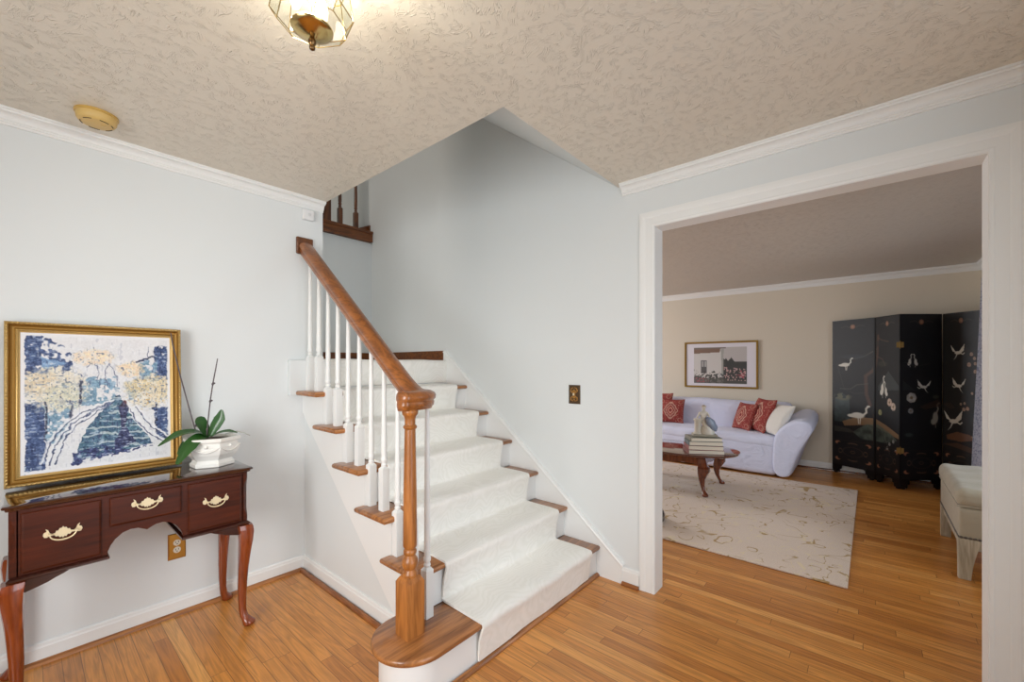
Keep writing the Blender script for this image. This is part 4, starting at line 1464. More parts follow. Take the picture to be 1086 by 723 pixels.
def arm_mesh(s):
    """flared rolled arm; s = -1 for the right one in the picture (towards the window)"""
    prof = [(0.84, 0.02), (0.845, 0.30), (0.85, 0.44), (0.875, 0.53), (0.93, 0.605), (1.0, 0.66), (1.07, 0.69), (1.13, 0.70), (1.19, 0.69), (1.232, 0.655), (1.245, 0.61),
            (1.235, 0.56), (1.205, 0.51), (1.16, 0.43), (1.10, 0.30), (1.055, 0.16), (1.03, 0.07), (1.02, 0.02)]
    rings = []
    for x, g, dz in ((-0.442, 0.60, -0.01), (-0.440, 0.86, 0.0), (-0.428, 0.955, 0.0), (-0.405, 1.0, 0.005), (-0.25, 1.0, 0.02), (-0.05, 1.0, 0.045), (0.15, 1.0, 0.075), (0.30, 1.0, 0.09), (0.36, 0.98, 0.09), (0.385, 0.9, 0.08)):
        cy, cz = 1.02, 0.48
        ring = []
        for i, (y, z) in enumerate(prof):
            low = z < 0.05
            yy = cy + (y - cy) * g if not low else y + (0.01 if y < .9 else -0.01) * (1 - g) * 5
            zz = (cz + (z - cz) * g + dz * max(0, (z - .3) / .45)) if not low else z
            # the outside foot tucks in towards the back
            ring.append((wr((x + 0.0, s * (yy - 0.02), zz), 0.006)))
        rings.append(ring)
    return MB().loft(rings)


for s in (-1, 1):
    o = arm_mesh(s).build('armrest', M_slip, sf, smooth=80)
    sub = o.modifiers.new('soft', 'SUBSURF')
    sub.levels = sub.render_levels = 2


def pillow_art(n=90, ornate=True):
    A = Art(n, n, (142, 56, 52))
    nz = A.noise(24, 24, 2)
    A.put((nz > .58) * .45, (168, 78, 70))
    A.put((A.noise(40, 40, 1) > .78) * .6, (206, 160, 142))
    if ornate:
        x, y = (A.u - .5) * 2, (A.v - .5) * 2
        for sc, wd, col in ((.62, .05, (198, 172, 152)), (.48, .04, (140, 92, 84)), (.40, .035, (204, 178, 158)), (.2, .05, (206, 160, 140))):
            r = np.hypot(x / .82, y)
            th = np.arctan2(y, x)
            shape = sc * (1 + .10 * np.cos(4 * th) + .06 * np.cos(8 * th))
            A.put(np.clip((wd - np.abs(r - shape)) / .02, 0, 1) * .85, col)
        A.put(A.ell(.5, .5, .04, .06, .4), (120, 44, 48))
        A.put(A.ell(.5, .82, .05, .04, .4) * .8, (196, 160, 142))
        A.put(A.ell(.5, .18, .05, .04, .4) * .8, (196, 160, 142))
        for cx in (.12, .88):
            for cy in (.12, .88):
                A.put(np.clip((.02 - np.abs(np.hypot(A.u - cx, A.v - cy) - .08)) / .01, 0, 1) * .8, (180, 134, 116))
    return A


M_pred = art_mat('red_damask', 0.9, bump=0.2)
M_pwhite = fabric('white_boucle', rgb(228, 226, 220), 0.95, 0.3, 20)


def make_pillow(name, label, loc, rot, w, h, t, art=None):
    root = thing(name, label, 'pillow', loc)
    root.rotation_euler = rot
    n = 46

    def fn(side):
        def f(u, v):
            a, b_ = u * 2 - 1, 1 - v * 2
            e = max(0.0, (1 - a * a) * (1 - b_ * b_))
            # local: x thickness (front is -x), y width, z height from bottom
            return (-side * (t / 2) * e ** 0.42, -a * w / 2 * (1 - 0.07 * (1 - b_ * b_)), h / 2 + b_ * h / 2 * (1 - 0.07 * (1 - a * a)))
        return f
    if art is not None:
        o = art_sheet('front_cover', art, fn(1), M_pred, root)
        o2 = art_sheet('back_cover', art, fn(-1), M_pred, root)
        for q in (o, o2):
            q.data.shade_smooth()
    else:
        m = MB()
        for s in (1, -1):
            f = fn(s)
            vs = [f(i / (n - 1), j / (n - 1)) for j in range(n) for i in range(n)]
            m.add(vs, [(j * n + i, (j + 1) * n + i, (j + 1) * n + i + 1, j * n + i + 1) for j in range(n - 1) for i in range(n - 1)])
        m.build('cover', M_pwhite, root, smooth=80)
    return root


PA = pillow_art()
rd = math.radians
make_pillow('throw_pillow', 'red damask pillow in front of another at the far left of the sofa', (6.20, 2.235, 0.492), (0, rd(14), rd(4)), 0.36, 0.36, 0.13, PA)
make_pillow('throw_pillow', 'red pillow mostly hidden behind another at the left end of sofa', (6.29, 2.46, 0.492), (0, rd(12), rd(-6)), 0.40, 0.44, 0.13, PA)
make_pillow('throw_pillow', 'smaller red patterned pillow, left of the trio by the sofa arm', (6.17, 1.31, 0.492), (0, rd(20), rd(-42)), 0.34, 0.37, 0.13, PA)
make_pillow('throw_pillow', 'larger red patterned pillow in the middle of the trio by the arm', (6.12, 1.135, 0.492), (0, rd(22), rd(-50)), 0.40, 0.45, 0.14, PA)
make_pillow('throw_pillow', 'plain white pillow leaning on the right arm of the sofa', (5.99, 0.965, 0.492), (0, rd(30), rd(-52)), 0.40, 0.42, 0.16)

# ------------------------------------------------------------------ picture over the sofa
pw = thing('framed_photograph', 'gold framed photograph of a white cottage hanging above the sofa', 'picture', (XS, 1.697, 1.348))
PW, PH = 0.5, 0.343


def frame_x(mb, hw, hh, prof):
    rings = []
    for sy, sz in ((-1, -1), (1, -1), (1, 1), (-1, 1)):
        rings.append([(-t, sy * (hw - d), sz * (hh - d)) for d, t in prof])
    return mb.loft(rings, cap=False, closed_v=True)


frame_x(MB(), PW, PH, [(0, 0.002), (0, 0.024), (0.004, 0.028), (0.022, 0.026), (0.026, 0.020), (0.027, 0.002)]).build('frame', plain('gilt_frame', rgb(158, 128, 62), 0.35, 0.7, var=0.2, bscale=30), pw)


def cottage():
    A = Art(150, 100, (226, 224, 234))
    n1, n2, n3 = A.noise(16, 10), A.noise(60, 40, 1), A.noise(50, 34, 1)
    x0, x1, y0, y1 = .12, .875, .10, .93

    def P(pts):
        return A.poly([(x0 + (x1 - x0) * a, y0 + (y1 - y0) * b_) for a, b_ in pts])
    A.put(P([(0, 0), (1, 0), (1, 1), (0, 1)]), (190, 186, 186))
    A.put(P([(0, .12), (.56, .12), (.56, .82), (0, .82)]), (208, 206, 204))
    A.put(P([(0, 0), (.62, 0), (.62, .03), (0, .05)]), (120, 114, 110))
    A.put(P([(0, .05), (.52, .03), (.50, .14), (0, .17)]), (128, 104, 92))
    A.put(P([(.53, .05), (.58, .05), (.57, .8), (.54, .8)]), (164, 166, 162))
    A.put(P([(.14, .36), (.26, .36), (.26, .72), (.14, .72)]), (92, 92, 96))
    A.put(P([(.16, .39), (.195, .39), (.195, .54), (.16, .54)]) + P([(.21, .39), (.245, .39), (.245, .54), (.21, .54)]), (176, 176, 176))
    A.put(P([(.57, .42), (.62, .30), (.66, .38), (.72, .28), (.78, .40), (1, .40), (1, 1), (.57, 1)]), (60, 64, 66))
    A.put(P([(.57, .30), (.60, .34), (.62, .5), (.57, .5)]), (70, 72, 70))
    A.put(P([(0, .80), (.57, .72), (.57, 1), (0, 1)]) * (n2 > .40), (84, 86, 86))
    A.put(P([(0, .62), (.57, .66), (.57, .9), (0, .9)]) * (n3 > .66), (70, 70, 72))
    A.put(P([(0, .84), (1, .90), (1, 1), (0, 1)]) * .7, (82, 84, 82))
    A.put(P([(0, .84), (.3, .84), (.3, .97), (0, .97)]) * (n2 > .6), (150, 96, 104))
    A.put(P([(.58, .54), (.98, .60), (.98, .92), (.58, .92)]) * (n2 > .64), (190, 160, 160))
    A.put(P([(.80, .62), (.98, .66), (.98, .86), (.8, .8)]) * (n3 > .62), (170, 84, 100))
    return A


art_sheet('print', cottage(), lambda u, v: (-0.012, (0.5 - u) * 2 * (PW - 0.024), (0.5 - v) * 2 * (PH - 0.024)), art_mat('cottage_print', 0.35, 0.3), pw, (0.008, 0, 0))

# ------------------------------------------------------------------ coffee table, books and figurine
M_cof = wood('cherry', rgb(74, 30, 14), rgb(128, 62, 30), 'z', 0.18, 0.6, fig=0.3)
M_coftop = wood('cherry_top', rgb(66, 32, 22), rgb(104, 56, 38), 'y', 0.09, 1.0, fig=0.3)
cf = thing('coffee_table', 'oval cherry wood coffee table with cabriole legs on the beige rug', 'table', (4.79, 1.66, RT))
TH = 0.43 - RT
TYH, TXH = 0.635, 0.40         # half length (y), half width (x)


def oval(dx):
    out = []
    for i in range(56):
        a = 2 * PI * i / 56
        c, s = math.cos(a), math.sin(a)
        e = 2.35
        rr = 1 / (abs(c) ** e + abs(s) ** e) ** (1 / e)
        out.append(((TXH - dx) * rr * c, (TYH - dx) * rr * s))
    return out


MB().loft([[(x, y, z) for x, y in oval(d)] for z, d in ((TH - 0.024, 0.016), (TH - 0.020, 0.006), (TH - 0.012, 0.002), (TH - 0.006, 0.0), (TH - 0.001, 0.004), (TH, 0.009))]).build('table_top', M_coftop, cf, smooth=35)
ap = MB()
AX, AY = 0.285, 0.365
scal = [(-AY, TH - 0.024), (-AY, 0.30), (-AY + 0.06, 0.300), (-AY + 0.10, 0.312), (-0.16, 0.318), (-0.10, 0.306), (0, 0.298), (0.10, 0.306), (0.16, 0.318), (AY - 0.10, 0.312), (AY - 0.06, 0.300), (AY, 0.30), (AY, TH - 0.024)]
for s in (-1, 1):
    ap.prism(scal, 'x', s * AX - 0.01, s * AX + 0.01)
    ap.prism([(a * AX / AY, c) for a, c in scal], 'y', s * AY - 0.01, s * AY + 0.01)
ap.build('apron', M_cof, cf)
LEG2 = [(0, 0.060, 0.014, 0), (0.004, 0.060, 0.028, 0), (0.014, 0.060, 0.031, 0), (0.028, 0.054, 0.027, 0), (0.040, 0.040, 0.020, 0), (0.06, 0.024, 0.018, 0), (0.10, 0.006, 0.0205, 0.1), (0.16, -0.004, 0.030, 0.2),
        (0.215, 0.012, 0.046, 0.3), (0.255, 0.034, 0.056, 0.35), (0.285, 0.034, 0.056, 0.4), (0.302, 0.016, 0.042, 0.8), (TH - 0.024, 0.0, 0.031, 0.9)]
for sx in (-1, 1):
    for sy in (-1, 1):
        cabriole(MB(), sx * 0.270, sy * 0.350, 0, sx * 0.7, sy * 0.7, LEG2).build('leg', M_cof, cf, smooth=50)

bx, by, bz = 4.64, 1.335, 0.431
M_page = plain('book_pages', rgb(226, 218, 202), 0.85)
specs = [('thick book with a dark red cover at the bottom of the stack', (104, 40, 40), 0.345, 0.255, 0.041, rd(31)),
         ('book with a maroon and cream jacket, second from the bottom of the stack', (132, 64, 62), 0.335, 0.25, 0.043, rd(29)),
         ('book with a teal cover, second from the top of the stack', (72, 92, 92), 0.325, 0.24, 0.042, rd(30)),
         ('book with a grey-green cover on top of the stack, under the figurine', (106, 108, 96), 0.305, 0.235, 0.038, rd(33))]
for lab, col, lw, dw, th, rz in specs:
    bk = thing('book', lab, 'book', (bx, by, bz), rz, 'books stacked on the coffee table')
    mc = plain('book_cover', rgb(*col), 0.4, coat=0.2)
    # spine towards +y... pages show to the near (-x) and right (-y) sides
    MB().box(-dw / 2, dw / 2, -lw / 2, lw / 2, 0, 0.003).box(-dw / 2, dw / 2, -lw / 2, lw / 2, th - 0.003, th).box(-dw / 2, dw / 2, lw / 2 - 0.003, lw / 2, 0.002, th - 0.002).build('cover', mc, bk, bevel=0.001)
    MB().box(-dw / 2 + 0.004, dw / 2 - 0.004, -lw / 2 + 0.004, lw / 2 - 0.003, 0.003, th - 0.003).build('pages', M_page, bk)
    bz += th + 0.0004

M_porc = plain('porcelain', rgb(216, 212, 200), 0.35, coat=0.2, var=0.15, bscale=40)
M_porcb = plain('porcelain_blue', rgb(142, 154, 176), 0.35, coat=0.2, var=0.35, bscale=40)
fg = thing('porcelain_figurine', 'cream porcelain seated figurine with blue-grey drapery on top of the books', 'figurine', (bx + 0.01, by - 0.01, bz), rd(24))
fg.scale = (1.25, 1.25, 1.25)
MB().rbox(-0.055, 0.055, -0.095, 0.095, 0, 0.020, 0.007).build('base', plain('porcelain_base', rgb(170, 164, 148), 0.4, var=0.2, bscale=50), fg, smooth=50)
# pedestal the figure leans on
MB().lathe([(0.036, 0.018), (0.036, 0.030), (0.028, 0.036), (0.027, 0.12), (0.034, 0.128), (0.036, 0.140), (0.030, 0.146), (0.0005, 0.147)], 20, (0, 0.050, 0)).build('pedestal', M_porc, fg, smooth=45)
# body: one continuous skinned surface
def skin_figure(name, pts, edges, mat_, parent):
    me = bpy.data.meshes.new(name)
    me.from_pydata([p[:3] for p in pts], edges, [])
    o = bpy.data.objects.new(name, me)
    C.objects.link(o)
    o.parent = parent
    sm = o.modifiers.new('skin', 'SKIN')
    sm.use_smooth_shade = True
    for i, p in enumerate(pts):
        me.skin_vertices[0].data[i].radius = (p[3], p[4] if len(p) > 4 else p[3])
    me.skin_vertices[0].data[0].use_root = True
    ss = o.modifiers.new('sub', 'SUBSURF')
    ss.levels = ss.render_levels = 2
    me.materials.append(mat_)
    return o


pts = [(0, 0.005, 0.105, 0.026), (0, 0.008, 0.145, 0.021), (0, 0.008, 0.185, 0.024), (0, 0.006, 0.212, 0.010), (0, 0.004, 0.235, 0.0185, 0.017), (0, 0.002, 0.255, 0.014),
       (-0.012, 0.034, 0.196, 0.010), (-0.018, 0.052, 0.170, 0.008), (-0.012, 0.058, 0.150, 0.007),
       (-0.012, -0.020, 0.196, 0.010), (-0.030, -0.034, 0.165, 0.008), (-0.036, -0.020, 0.140, 0.007),
       (-0.024, -0.012, 0.085, 0.020), (-0.034, -0.030, 0.045, 0.014), (-0.040, -0.040, 0.026, 0.010)]
skin_figure('body', pts, [(0, 1), (1, 2), (2, 3), (3, 4), (4, 5), (2, 6), (6, 7), (7, 8), (2, 9), (9, 10), (10, 11), (0, 12), (12, 13), (13, 14)], M_porc, fg)
# hair bun and the drapery spreading to the right
MB().ellipsoid((0.006, 0.004, 0.247), (0.018, 0.018, 0.014), 14, 8).build('hair', plain('porcelain_hair', rgb(168, 156, 136), 0.4), fg, smooth=60)
def fold(p):
    dx, dy, dz = p[0] + 0.02, p[1] + 0.052, p[2] - 0.105
    a = math.atan2(dz, dy)
    k = 1 + 0.045 * math.sin(7 * a)
    return (-0.02 + dx * k - 0.02 * dy / .06, -0.052 + dy * k, 0.105 + dz * k + 0.75 * dy)


MB().ellipsoid((-0.02, -0.052, 0.105), (0.030, 0.048, 0.050), 40, 16, fold).build('drapery', M_porcb, fg, smooth=70)
MB().lathe([(0.044, 0.018), (0.046, 0.04), (0.038, 0.075), (0.028, 0.108), (0.0005, 0.115)], 20, (-0.004, -0.022, 0), sy=1.2).build('skirt', M_porc, fg, smooth=60)

# ------------------------------------------------------------------ lacquer folding screen
M_lac = plain('black_lacquer', rgb(14, 13, 14), 0.35, spec=0.35)
M_lacart = art_mat('painted_lacquer', 0.5, 0.0)
sc_ = thing('folding_screen', 'black lacquer folding screen with painted cranes in the living room corner', 'folding screen', (6.35, -0.2, 0))
SH = 1.893
FP = [(6.655, 0.372), (6.425, -0.038), (6.155, -0.240), (6.452, -0.586), (6.250, -0.838)]
CR = (206, 204, 194)


def crane(A, x, y, s, kind, flip=1, col=CR):
    s *= 0.85
    k = A.w / A.h                  # keeps shapes undistorted

    def L(pts, wd, tp=False):
        A.put(A.line([(x + flip * a * s, y + c * s * k) for a, c in pts], wd * s, 0.5, tp), col)

    def E(a, c, rx, ry_):
        A.put(A.ell(x + flip * a * s, y + c * s * k, rx * s, ry_ * s * k, .35), col)
    if kind == 'stand':
        E(0, 0, .30, .15)
        E(-.25, .04, .22, .09)
        L([(.24, -.04), (.38, -.18), (.36, -.36), (.44, -.48)], .09)
        E(.47, -.49, .07, .05)
        L([(.02, .1), (.04, .42)], .04)
        L([(.12, .1), (.1, .42)], .04)
    elif kind == 'tall':
        E(0, .05, .16, .34)
        E(-.12, .28, .14, .18)
        L([(.06, -.2), (.16, -.45), (.10, -.66), (.18, -.76)], .09)
        E(.20, -.77, .07, .05)
        L([(.0, .35), (.02, .62)], .035)
    else:                          # flying
        E(0, 0, .24, .10)
        A.put(A.poly([(x + flip * a * s, y + c * s * k) for a, c in ((-.1, 0), (-.52, -.48), (-.38, -.10), (.05, .05))]), col)
        A.put(A.poly([(x + flip * a * s, y + c * s * k) for a, c in ((0, .0), (.46, -.52), (.40, -.12), (.14, .06))]), col)
        L([(-.05, .06), (-.16, .28), (-.30, .42)], .08, True)
        L([(.16, .02), (.34, .10), (.44, .02)], .06)


def flower(A, x, y, r, col=(192, 190, 182)):
    k = A.w / A.h
    r *= 0.75
    for i in range(7):
        a = 2 * PI * i / 7
        A.put(A.ell(x + r * .55 * math.cos(a), y + r * .55 * k * math.sin(a), r * .5, r * .5 * k, .3) * .9, tuple(c * (.86 + .14 * (i % 2)) for c in col))
    A.put(A.ell(x, y, r * .3, r * .3 * k, .4), (120, 104, 80))


def screen_art(i):
    A = Art(100, 400, (13, 13, 15))
    nz = A.noise(10, 40, 2)
    A.put(np.clip((nz - .5) * 2, 0, 1) * .35, (30, 34, 42))
    dim = (84, 60, 46)
    # top medallion
    A.put(A.line([(.22, .048), (.34, .040), (.42, .052)], .02) * .6, (84, 74, 64))
    A.put(A.line([(.78, .048), (.66, .040), (.58, .052)], .02) * .6, (84, 74, 64))
    for q in range(8):
        a = PI / 4 * q
        A.put(A.ell(.5 + .04 * math.cos(a), .047 + .04 * .262 * math.sin(a), .022, .006, .4), (128, 92, 72))
    A.put(A.ell(.5, .047, .02, .006), (150, 116, 90))
    if i in (0, 1):
        off = 0 if i == 0 else -1.0

        def Q(p):                  # tree and ground shared by both leaves
            return [(a + off, c) for a, c in p]
        A.put(A.line(Q([(1.12, .12), (1.08, .26), (.98, .34), (.80, .38), (.82, .50), (.90, .57)]), .085) * .9, (80, 54, 42))
        A.put(A.line(Q([(1.08, .20), (.8, .245), (.55, .265), (.40, .26)]), .03) * .8, (74, 66, 60))
        A.put(A.line(Q([(1.10, .13), (1.3, .15), (1.55, .16)]), .035) * .8, dim)
        A.put(A.line(Q([(1.05, .25), (1.3, .27), (1.42, .31)]), .03) * .8, dim)
        A.put(A.line(Q([(.85, .43), (.6, .44), (.45, .47), (.2, .47)]), .03) * .8, (72, 68, 64))
        A.put(A.line(Q([(.8, .49), (.55, .50), (.3, .475), (.12, .30)]), .018) * .5, (72, 68, 64))
        for (cx, cy, rx, ry_, c) in ((1.2, .17, .2, .02, (26, 26, 26)), (1.3, .30, .2, .018, (58, 56, 40)), (.5, .25, .3, .015, (40, 48, 60))):
            A.put(A.ell(cx + off, cy, rx, ry_, .6) * .6, c)
        # hill, rock, ground and water plants
        A.put(A.poly(Q([(1.12, .44), (1.55, .345), (2.0, .44), (2.0, .46), (1.12, .47)])) * .7, (70, 76, 74))
        A.put(A.poly(Q([(.05, .70), (.06, .54), (.25, .50), (.42, .53), (.44, .68), (.3, .70)])) * (.5 + .6 * nz), (58, 72, 72))
        A.put(A.ell(.25 + off, .525, .2, .025, .6) * (nz > .45), (92, 92, 72))
        A.put(A.poly(Q([(.25, .695), (.6, .655), (1.0, .655), (1.5, .69), (2.0, .735), (2.0, .76), (1.4, .73), (.9, .70), (.3, .725)])) * .9, (136, 108, 78))
        A.put(A.poly(Q([(.5, .76), (.8, .70), (1.1, .69), (1.7, .74), (1.9, .77), (1.4, .80), (.7, .80)])) * (.35 + .8 * nz), (84, 98, 88))
        A.put(A.poly(Q([(.05, .73), (.4, .74), (.6, .765), (.05, .77)])) * .7, (70, 66, 58))
        if i == 0:
            crane(A, .32, .305, .42, 'stand')
            crane(A, .62, .645, .62, 'stand')
        else:
            crane(A, .30, .455, .46, 'tall')
            crane(A, .45, .47, .34, 'tall', -1)
            flower(A, .60, .54, .13, (206, 180, 160))
            flower(A, .75, .565, .13, (206, 186, 168))
            flower(A, .20, .61, .10, (150, 150, 104))
            for q in ((.6, .80), (.75, .78), (.5, .83), (.85, .835)):
                flower(A, q[0], q[1], .06, (160, 160, 158))
            A.put(A.line([(.3, .74), (.5, .80), (.6, .86)], .02) * .6, (110, 110, 104))
    if i == 2:
        crane(A, .22, .285, .26, 'tall', 1)
        crane(A, .36, .285, .26, 'tall', -1)
        A.put(A.line([(.1, .29), (.35, .315), (.7, .30)], .012) * .6, (80, 72, 60))
        crane(A, .56, .44, .40, 'fly', -1)
        flower(A, .26, .505, .16)
        flower(A, .24, .585, .09, (150, 152, 152))
        crane(A, .84, .62, .50, 'tall', 1, (150, 146, 134))
        A.put(A.poly([(.05, .40), (.35, .46), (.05, .46)]) * .6, (52, 54, 54))
        A.put(A.poly([(.45, .56), (.9, .515), (1.0, .53), (1.0, .555), (.6, .575)]) * .6, (76, 50, 38))
        A.put(A.ell(.85, .50, .08, .012, .6), (60, 62, 52))
        A.put(A.ell(.2, .73, .1, .012, .6), (54, 62, 58))
    if i == 3:
        crane(A, .42, .235, .46, 'fly', 1)
        crane(A, .44, .43, .44, 'fly', -1)
        crane(A, .30, .64, .62, 'fly', 1)
        for q in ((.78, .245, .06), (.86, .27, .05), (.72, .305, .07), (.88, .30, .05), (.88, .345, .06), (.80, .47, .04), (.93, .475, .05), (.5, .535, .04), (.6, .53, .04), (.58, .565, .06), (.68, .56, .06), (.8, .725, .05)):
            flower(A, *q, (176, 142, 122))
        A.put(A.poly([(.0, .54), (.2, .53), (.35, .56), (.2, .57)]) * .5, (76, 50, 38))
        A.put(A.poly([(.1, .725), (.4, .70), (.75, .71), (.85, .74), (.5, .755), (.12, .75)]) * .9, (108, 72, 48))
        A.put(A.poly([(.0, .78), (.4, .765), (.9, .79), (.9, .82), (.5, .80)]) * .7, (92, 58, 40))
        A.put(A.ell(.95, .62, .2, .05, .6) * .5, (44, 58, 56))
    # lower cartouche
    A.put(((A.v > .822) & (A.v < .828)).astype(float), (34, 26, 22))
    for cx, cy in ((.14, .845), (.86, .845), (.14, .955), (.86, .955)):
        A.put(A.ell(cx, cy, .07, .012, .4), (152, 104, 78))
        A.put(A.ell(cx + (.04 if cx < .5 else -.04), cy + (.006 if cy < .9 else -.006), .05, .010, .3), (13, 13, 15))
    for cx, cy, rx, ry_ in ((.5, .845, .12, .008), (.5, .955, .12, .008), (.2, .9, .05, .018), (.8, .9, .05, .018), (.5, .9, .06, .010)):
        A.put(A.ell(cx, cy, rx, ry_, .4) * .8, (112, 84, 66))
        A.put(A.ell(cx, cy + (.004 if cy < .9 else -.004 if cy > .9 else 0), rx * .8, ry_ * .6, .3), (13, 13, 15))
    r = np.hypot((A.u - .5) / .30, (A.v - .9) / .040)
    A.put(np.clip((.09 - np.abs(r - .8)) / .06, 0, 1) * .5, (86, 66, 52))
    # plain black border
    A.put(((A.u < .03) | (A.u > .97) | (A.v < .012)).astype(float), (9, 9, 10))
    return A


M_foot = plain('foot_cap_metal', rgb(40, 36, 32), 0.4, 0.6)
for i in range(4):
    p0, p1 = Vector(FP[i]), Vector(FP[i + 1])
    d = (p1 - p0)
    L = d.length
    d.normalize()
    nrm = Vector((d.y, -d.x))
    if nrm.x > 0:
        nrm = -nrm                 # front faces the camera side (-x)
    p0 -= Vector((6.35, -0.2))
    g = 0.004

    def PT(s, o, z):
        q = p0 + d * s + nrm * o
        return Vector((q.x, q.y, z))
    # panel outline in (s, z) with the scalloped cut between its feet
    z_f = 0.10
    out = [(g, 0.015), (g + 0.075, 0.015), (g + 0.078, 0.05), (g + 0.095, 0.055), (g + 0.10, z_f - 0.01), (g + 0.12, z_f), (L - g - 0.12, z_f), (L - g - 0.10, z_f - 0.01), (L - g - 0.095, 0.055), (L - g - 0.078, 0.05), (L - g - 0.075, 0.015), (L - g, 0.015), (L - g, SH), (g, SH)]
    m = MB()
    n = len(out)
    m.add([PT(s, 0, z) for s, z in out] + [PT(s, -0.02, z) for s, z in out], [tuple(range(n)), tuple(range(n, 2 * n))[::-1]] + [(k, (k + 1) % n, n + (k + 1) % n, n + k) for k in range(n)])
    pn = m.build('panel', M_lac, sc_)
    # little metal feet
    m = MB()
    for s0 in (g + 0.02, L - g - 0.05):
        a, b_, c_, e = PT(s0, 0.002, 0), PT(s0 + 0.03, 0.002, 0), PT(s0 + 0.03, -0.022, 0), PT(s0, -0.022, 0)
        m.add([a, b_, c_, e] + [q + Vector((0, 0, 0.03)) for q in (a, b_, c_, e)], [(0, 1, 2, 3), (7, 6, 5, 4), (0, 4, 5, 1), (1, 5, 6, 2), (2, 6, 7, 3), (3, 7, 4, 0)])
        m.build('foot_cap', M_foot, pn)
        m = MB()
    art_sheet('painted_face', screen_art(i), lambda u, v: PT(0.008 + u * (L - 0.016), 0.0012, SH - 0.006 - v * (SH - 0.115)), M_lacart, pn)
for z in (1.56, 0.42):             # brass hinges on the near fold
    q = Vector(FP[2]) - Vector((6.35, -0.2))
    m = MB()
    m.rbox(q.x - 0.010, q.x - 0.003, q.y - 0.030, q.y + 0.030, z - 0.030, z + 0.030, 0.003)
    m.lathe([(0.006, z - 0.04), (0.006, z + 0.04)], 10, (q.x - 0.008, q.y, 0))
    m.build('hinge', plain('aged_hinge', rgb(124, 100, 54), 0.5, 0.6), sc_, smooth=40)

# ------------------------------------------------------------------ cream bench
bn = thing('upholstered_bench', 'cream upholstered bench with nailhead trim and whitewashed legs by the curtain', 'bench', (4.285, -0.620, 0))
M_cream = fabric('cream_leatherette', rgb(164, 156, 138), 0.5, 0.22, 9)
M_wash = wood('whitewashed_wood', rgb(150, 142, 124), rgb(190, 182, 164), 'z', 0.5, 0.0)
hx, hy = 0.455, 0.200


def cushf(p):
    x, y, z = p
    t = max(0, (z - 0.50) / 0.07)
    d = 0.007 * t * (math.cos(x * 26) * .5 + math.cos(y * 30) * .5)
    return (x, y, z + d + 0.012 * t * (1 - (x / hx) ** 2) * (1 - (y / hy) ** 2))


MB().rbox(-hx - 0.012, hx + 0.012, -hy - 0.012, hy + 0.012, 0.445, 0.570, 0.048, cushf, 5, 24).build('seat_cushion', M_cream, bn, smooth=70)
m = MB()
for z in (0.458,):
    x, y = hx + 0.004, hy + 0.004
    m.tube([(-x, -y, z), (x, -y, z), (x, y, z), (-x, y, z), (-x, -y, z)], 0.005, 6)
m.build('piping', M_cream, bn, smooth=60)
MB().rbox(-hx, hx, -hy, hy, 0.25, 0.452, 0.02, None, 3, 6).build('seat_box', M_cream, bn, smooth=60)
MB().box(-hx + 0.02, hx - 0.02, -hy + 0.012, hy - 0.012, 0.185, 0.255).build('frame_rail', M_wash, bn)
m = MB()
per = []
n1, n2 = 38, 20
for i in range(n1):
    for s in (-1, 1):
        per.append((-hx + 2 * hx * (i + .5) / n1, s * (hy + 0.001), 0))
for i in range(n2):
    for s in (-1, 1):
        per.append((s * (hx + 0.001), -hy + 2 * hy * (i + .5) / n2, 1))
for x, y, ax in per:
    m.ellipsoid((x, y, 0.262), (0.0095, 0.004, 0.0075) if ax == 0 else (0.004, 0.0095, 0.0075), 8, 6)
tag(m.build('nailhead_trim', plain('pewter_nails', rgb(96, 92, 88), 0.35, 0.7), bn, smooth=60), kind='stuff')
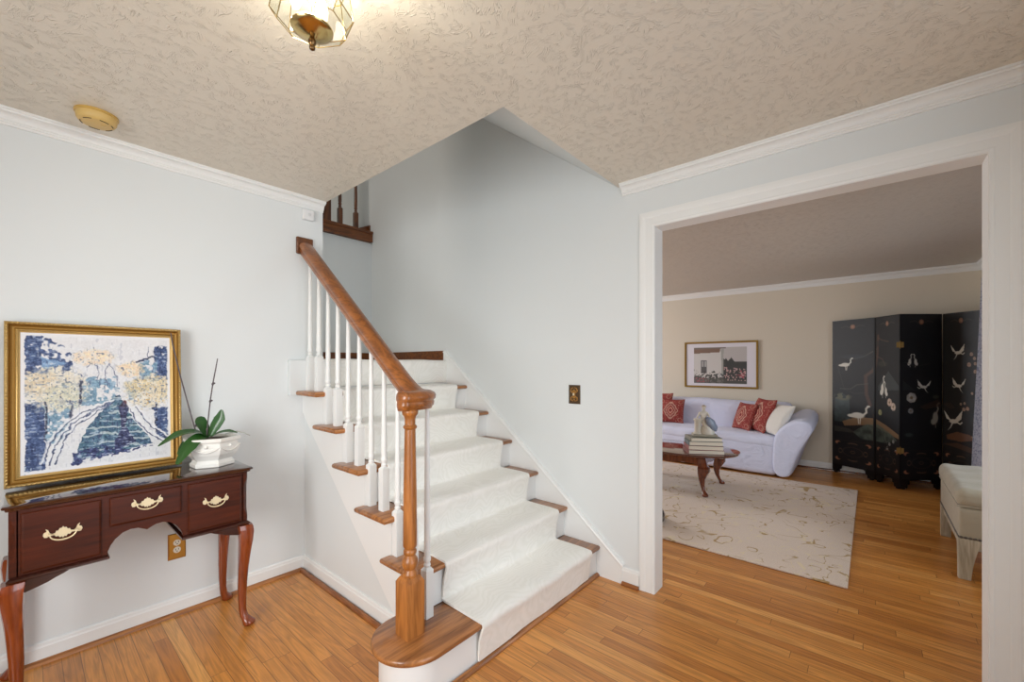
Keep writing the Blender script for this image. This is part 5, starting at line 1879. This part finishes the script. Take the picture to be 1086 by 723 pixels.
for sx in (-1, 1):
    for sy in (-1, 1):
        rings = []
        for z, a, o in ((0, 0.028, 0.006), (0.03, 0.029, 0.004), (0.10, 0.033, 0.0), (0.17, 0.040, 0.0), (0.22, 0.046, 0), (0.256, 0.050, 0)):
            x1, y1 = sx * (hx + 0.002), sy * (hy + 0.002)
            x0, y0 = x1 - sx * 2 * a * .8, y1 - sy * 2 * a
            rings.append([(x0, y0, z), (x1, y0, z), (x1, y1, z), (x0, y1, z)])
        MB().loft(rings).build('leg', M_wash, bn, bevel=0.003)

# ------------------------------------------------------------------ sheer curtain at the front window
mc_, nt, ns, ls, bb = newmat('sheer_lace')
tc = node(ns, 'ShaderNodeTexCoord')
nz = node(ns, 'ShaderNodeTexNoise', i_Scale=55.0, i_Detail=2.0)
ls.new(tc.outputs['Object'], nz.inputs['Vector'])
colr = ramp(ns, ls, nz.outputs[0], [(0.38, rgb(176, 180, 200)), (0.52, rgb(224, 226, 236))])
df = node(ns, 'ShaderNodeBsdfDiffuse')
tl = node(ns, 'ShaderNodeBsdfTranslucent')
ls.new(colr, df.inputs[0])
ls.new(colr, tl.inputs[0])
mxs = node(ns, 'ShaderNodeMixShader', i_0=0.6)
ls.new(df.outputs[0], mxs.inputs[1])
ls.new(tl.outputs[0], mxs.inputs[2])
ls.new(mxs.outputs[0], ns['Material Output'].inputs[0])
cu = thing('sheer_curtain', 'white lace curtain at the front window beside the folding screen', 'curtain', (5.6, -0.86, 0))
vs, nx, nz_ = [], 120, 12
for j in range(nz_ + 1):
    z = 2.20 - 2.18 * j / nz_
    fl = 0.02 + 0.065 * (j / nz_)
    for i in range(nx + 1):
        t = i / nx
        x = -0.62 + 1.24 * t
        vs.append((x + 0.01 * math.sin(z * 3 + t * 20), (0.018 + 0.012 * j / nz_) * math.sin(t * 2 * PI * 11) + fl - 0.005, z))
m = MB().add(vs, [(j * (nx + 1) + i, (j + 1) * (nx + 1) + i, (j + 1) * (nx + 1) + i + 1, j * (nx + 1) + i + 1) for j in range(nz_) for i in range(nx)])
o = m.build('panel', mc_, cu, smooth=80)
sdm = o.modifiers.new('thick', 'SOLIDIFY')
sdm.thickness = 0.0015
MB().tube([(-1.5, 0.012, 2.21), (0.66, 0.012, 2.21)], 0.010, 10).build('curtain_rod', M_brassdull, cu, smooth=60)
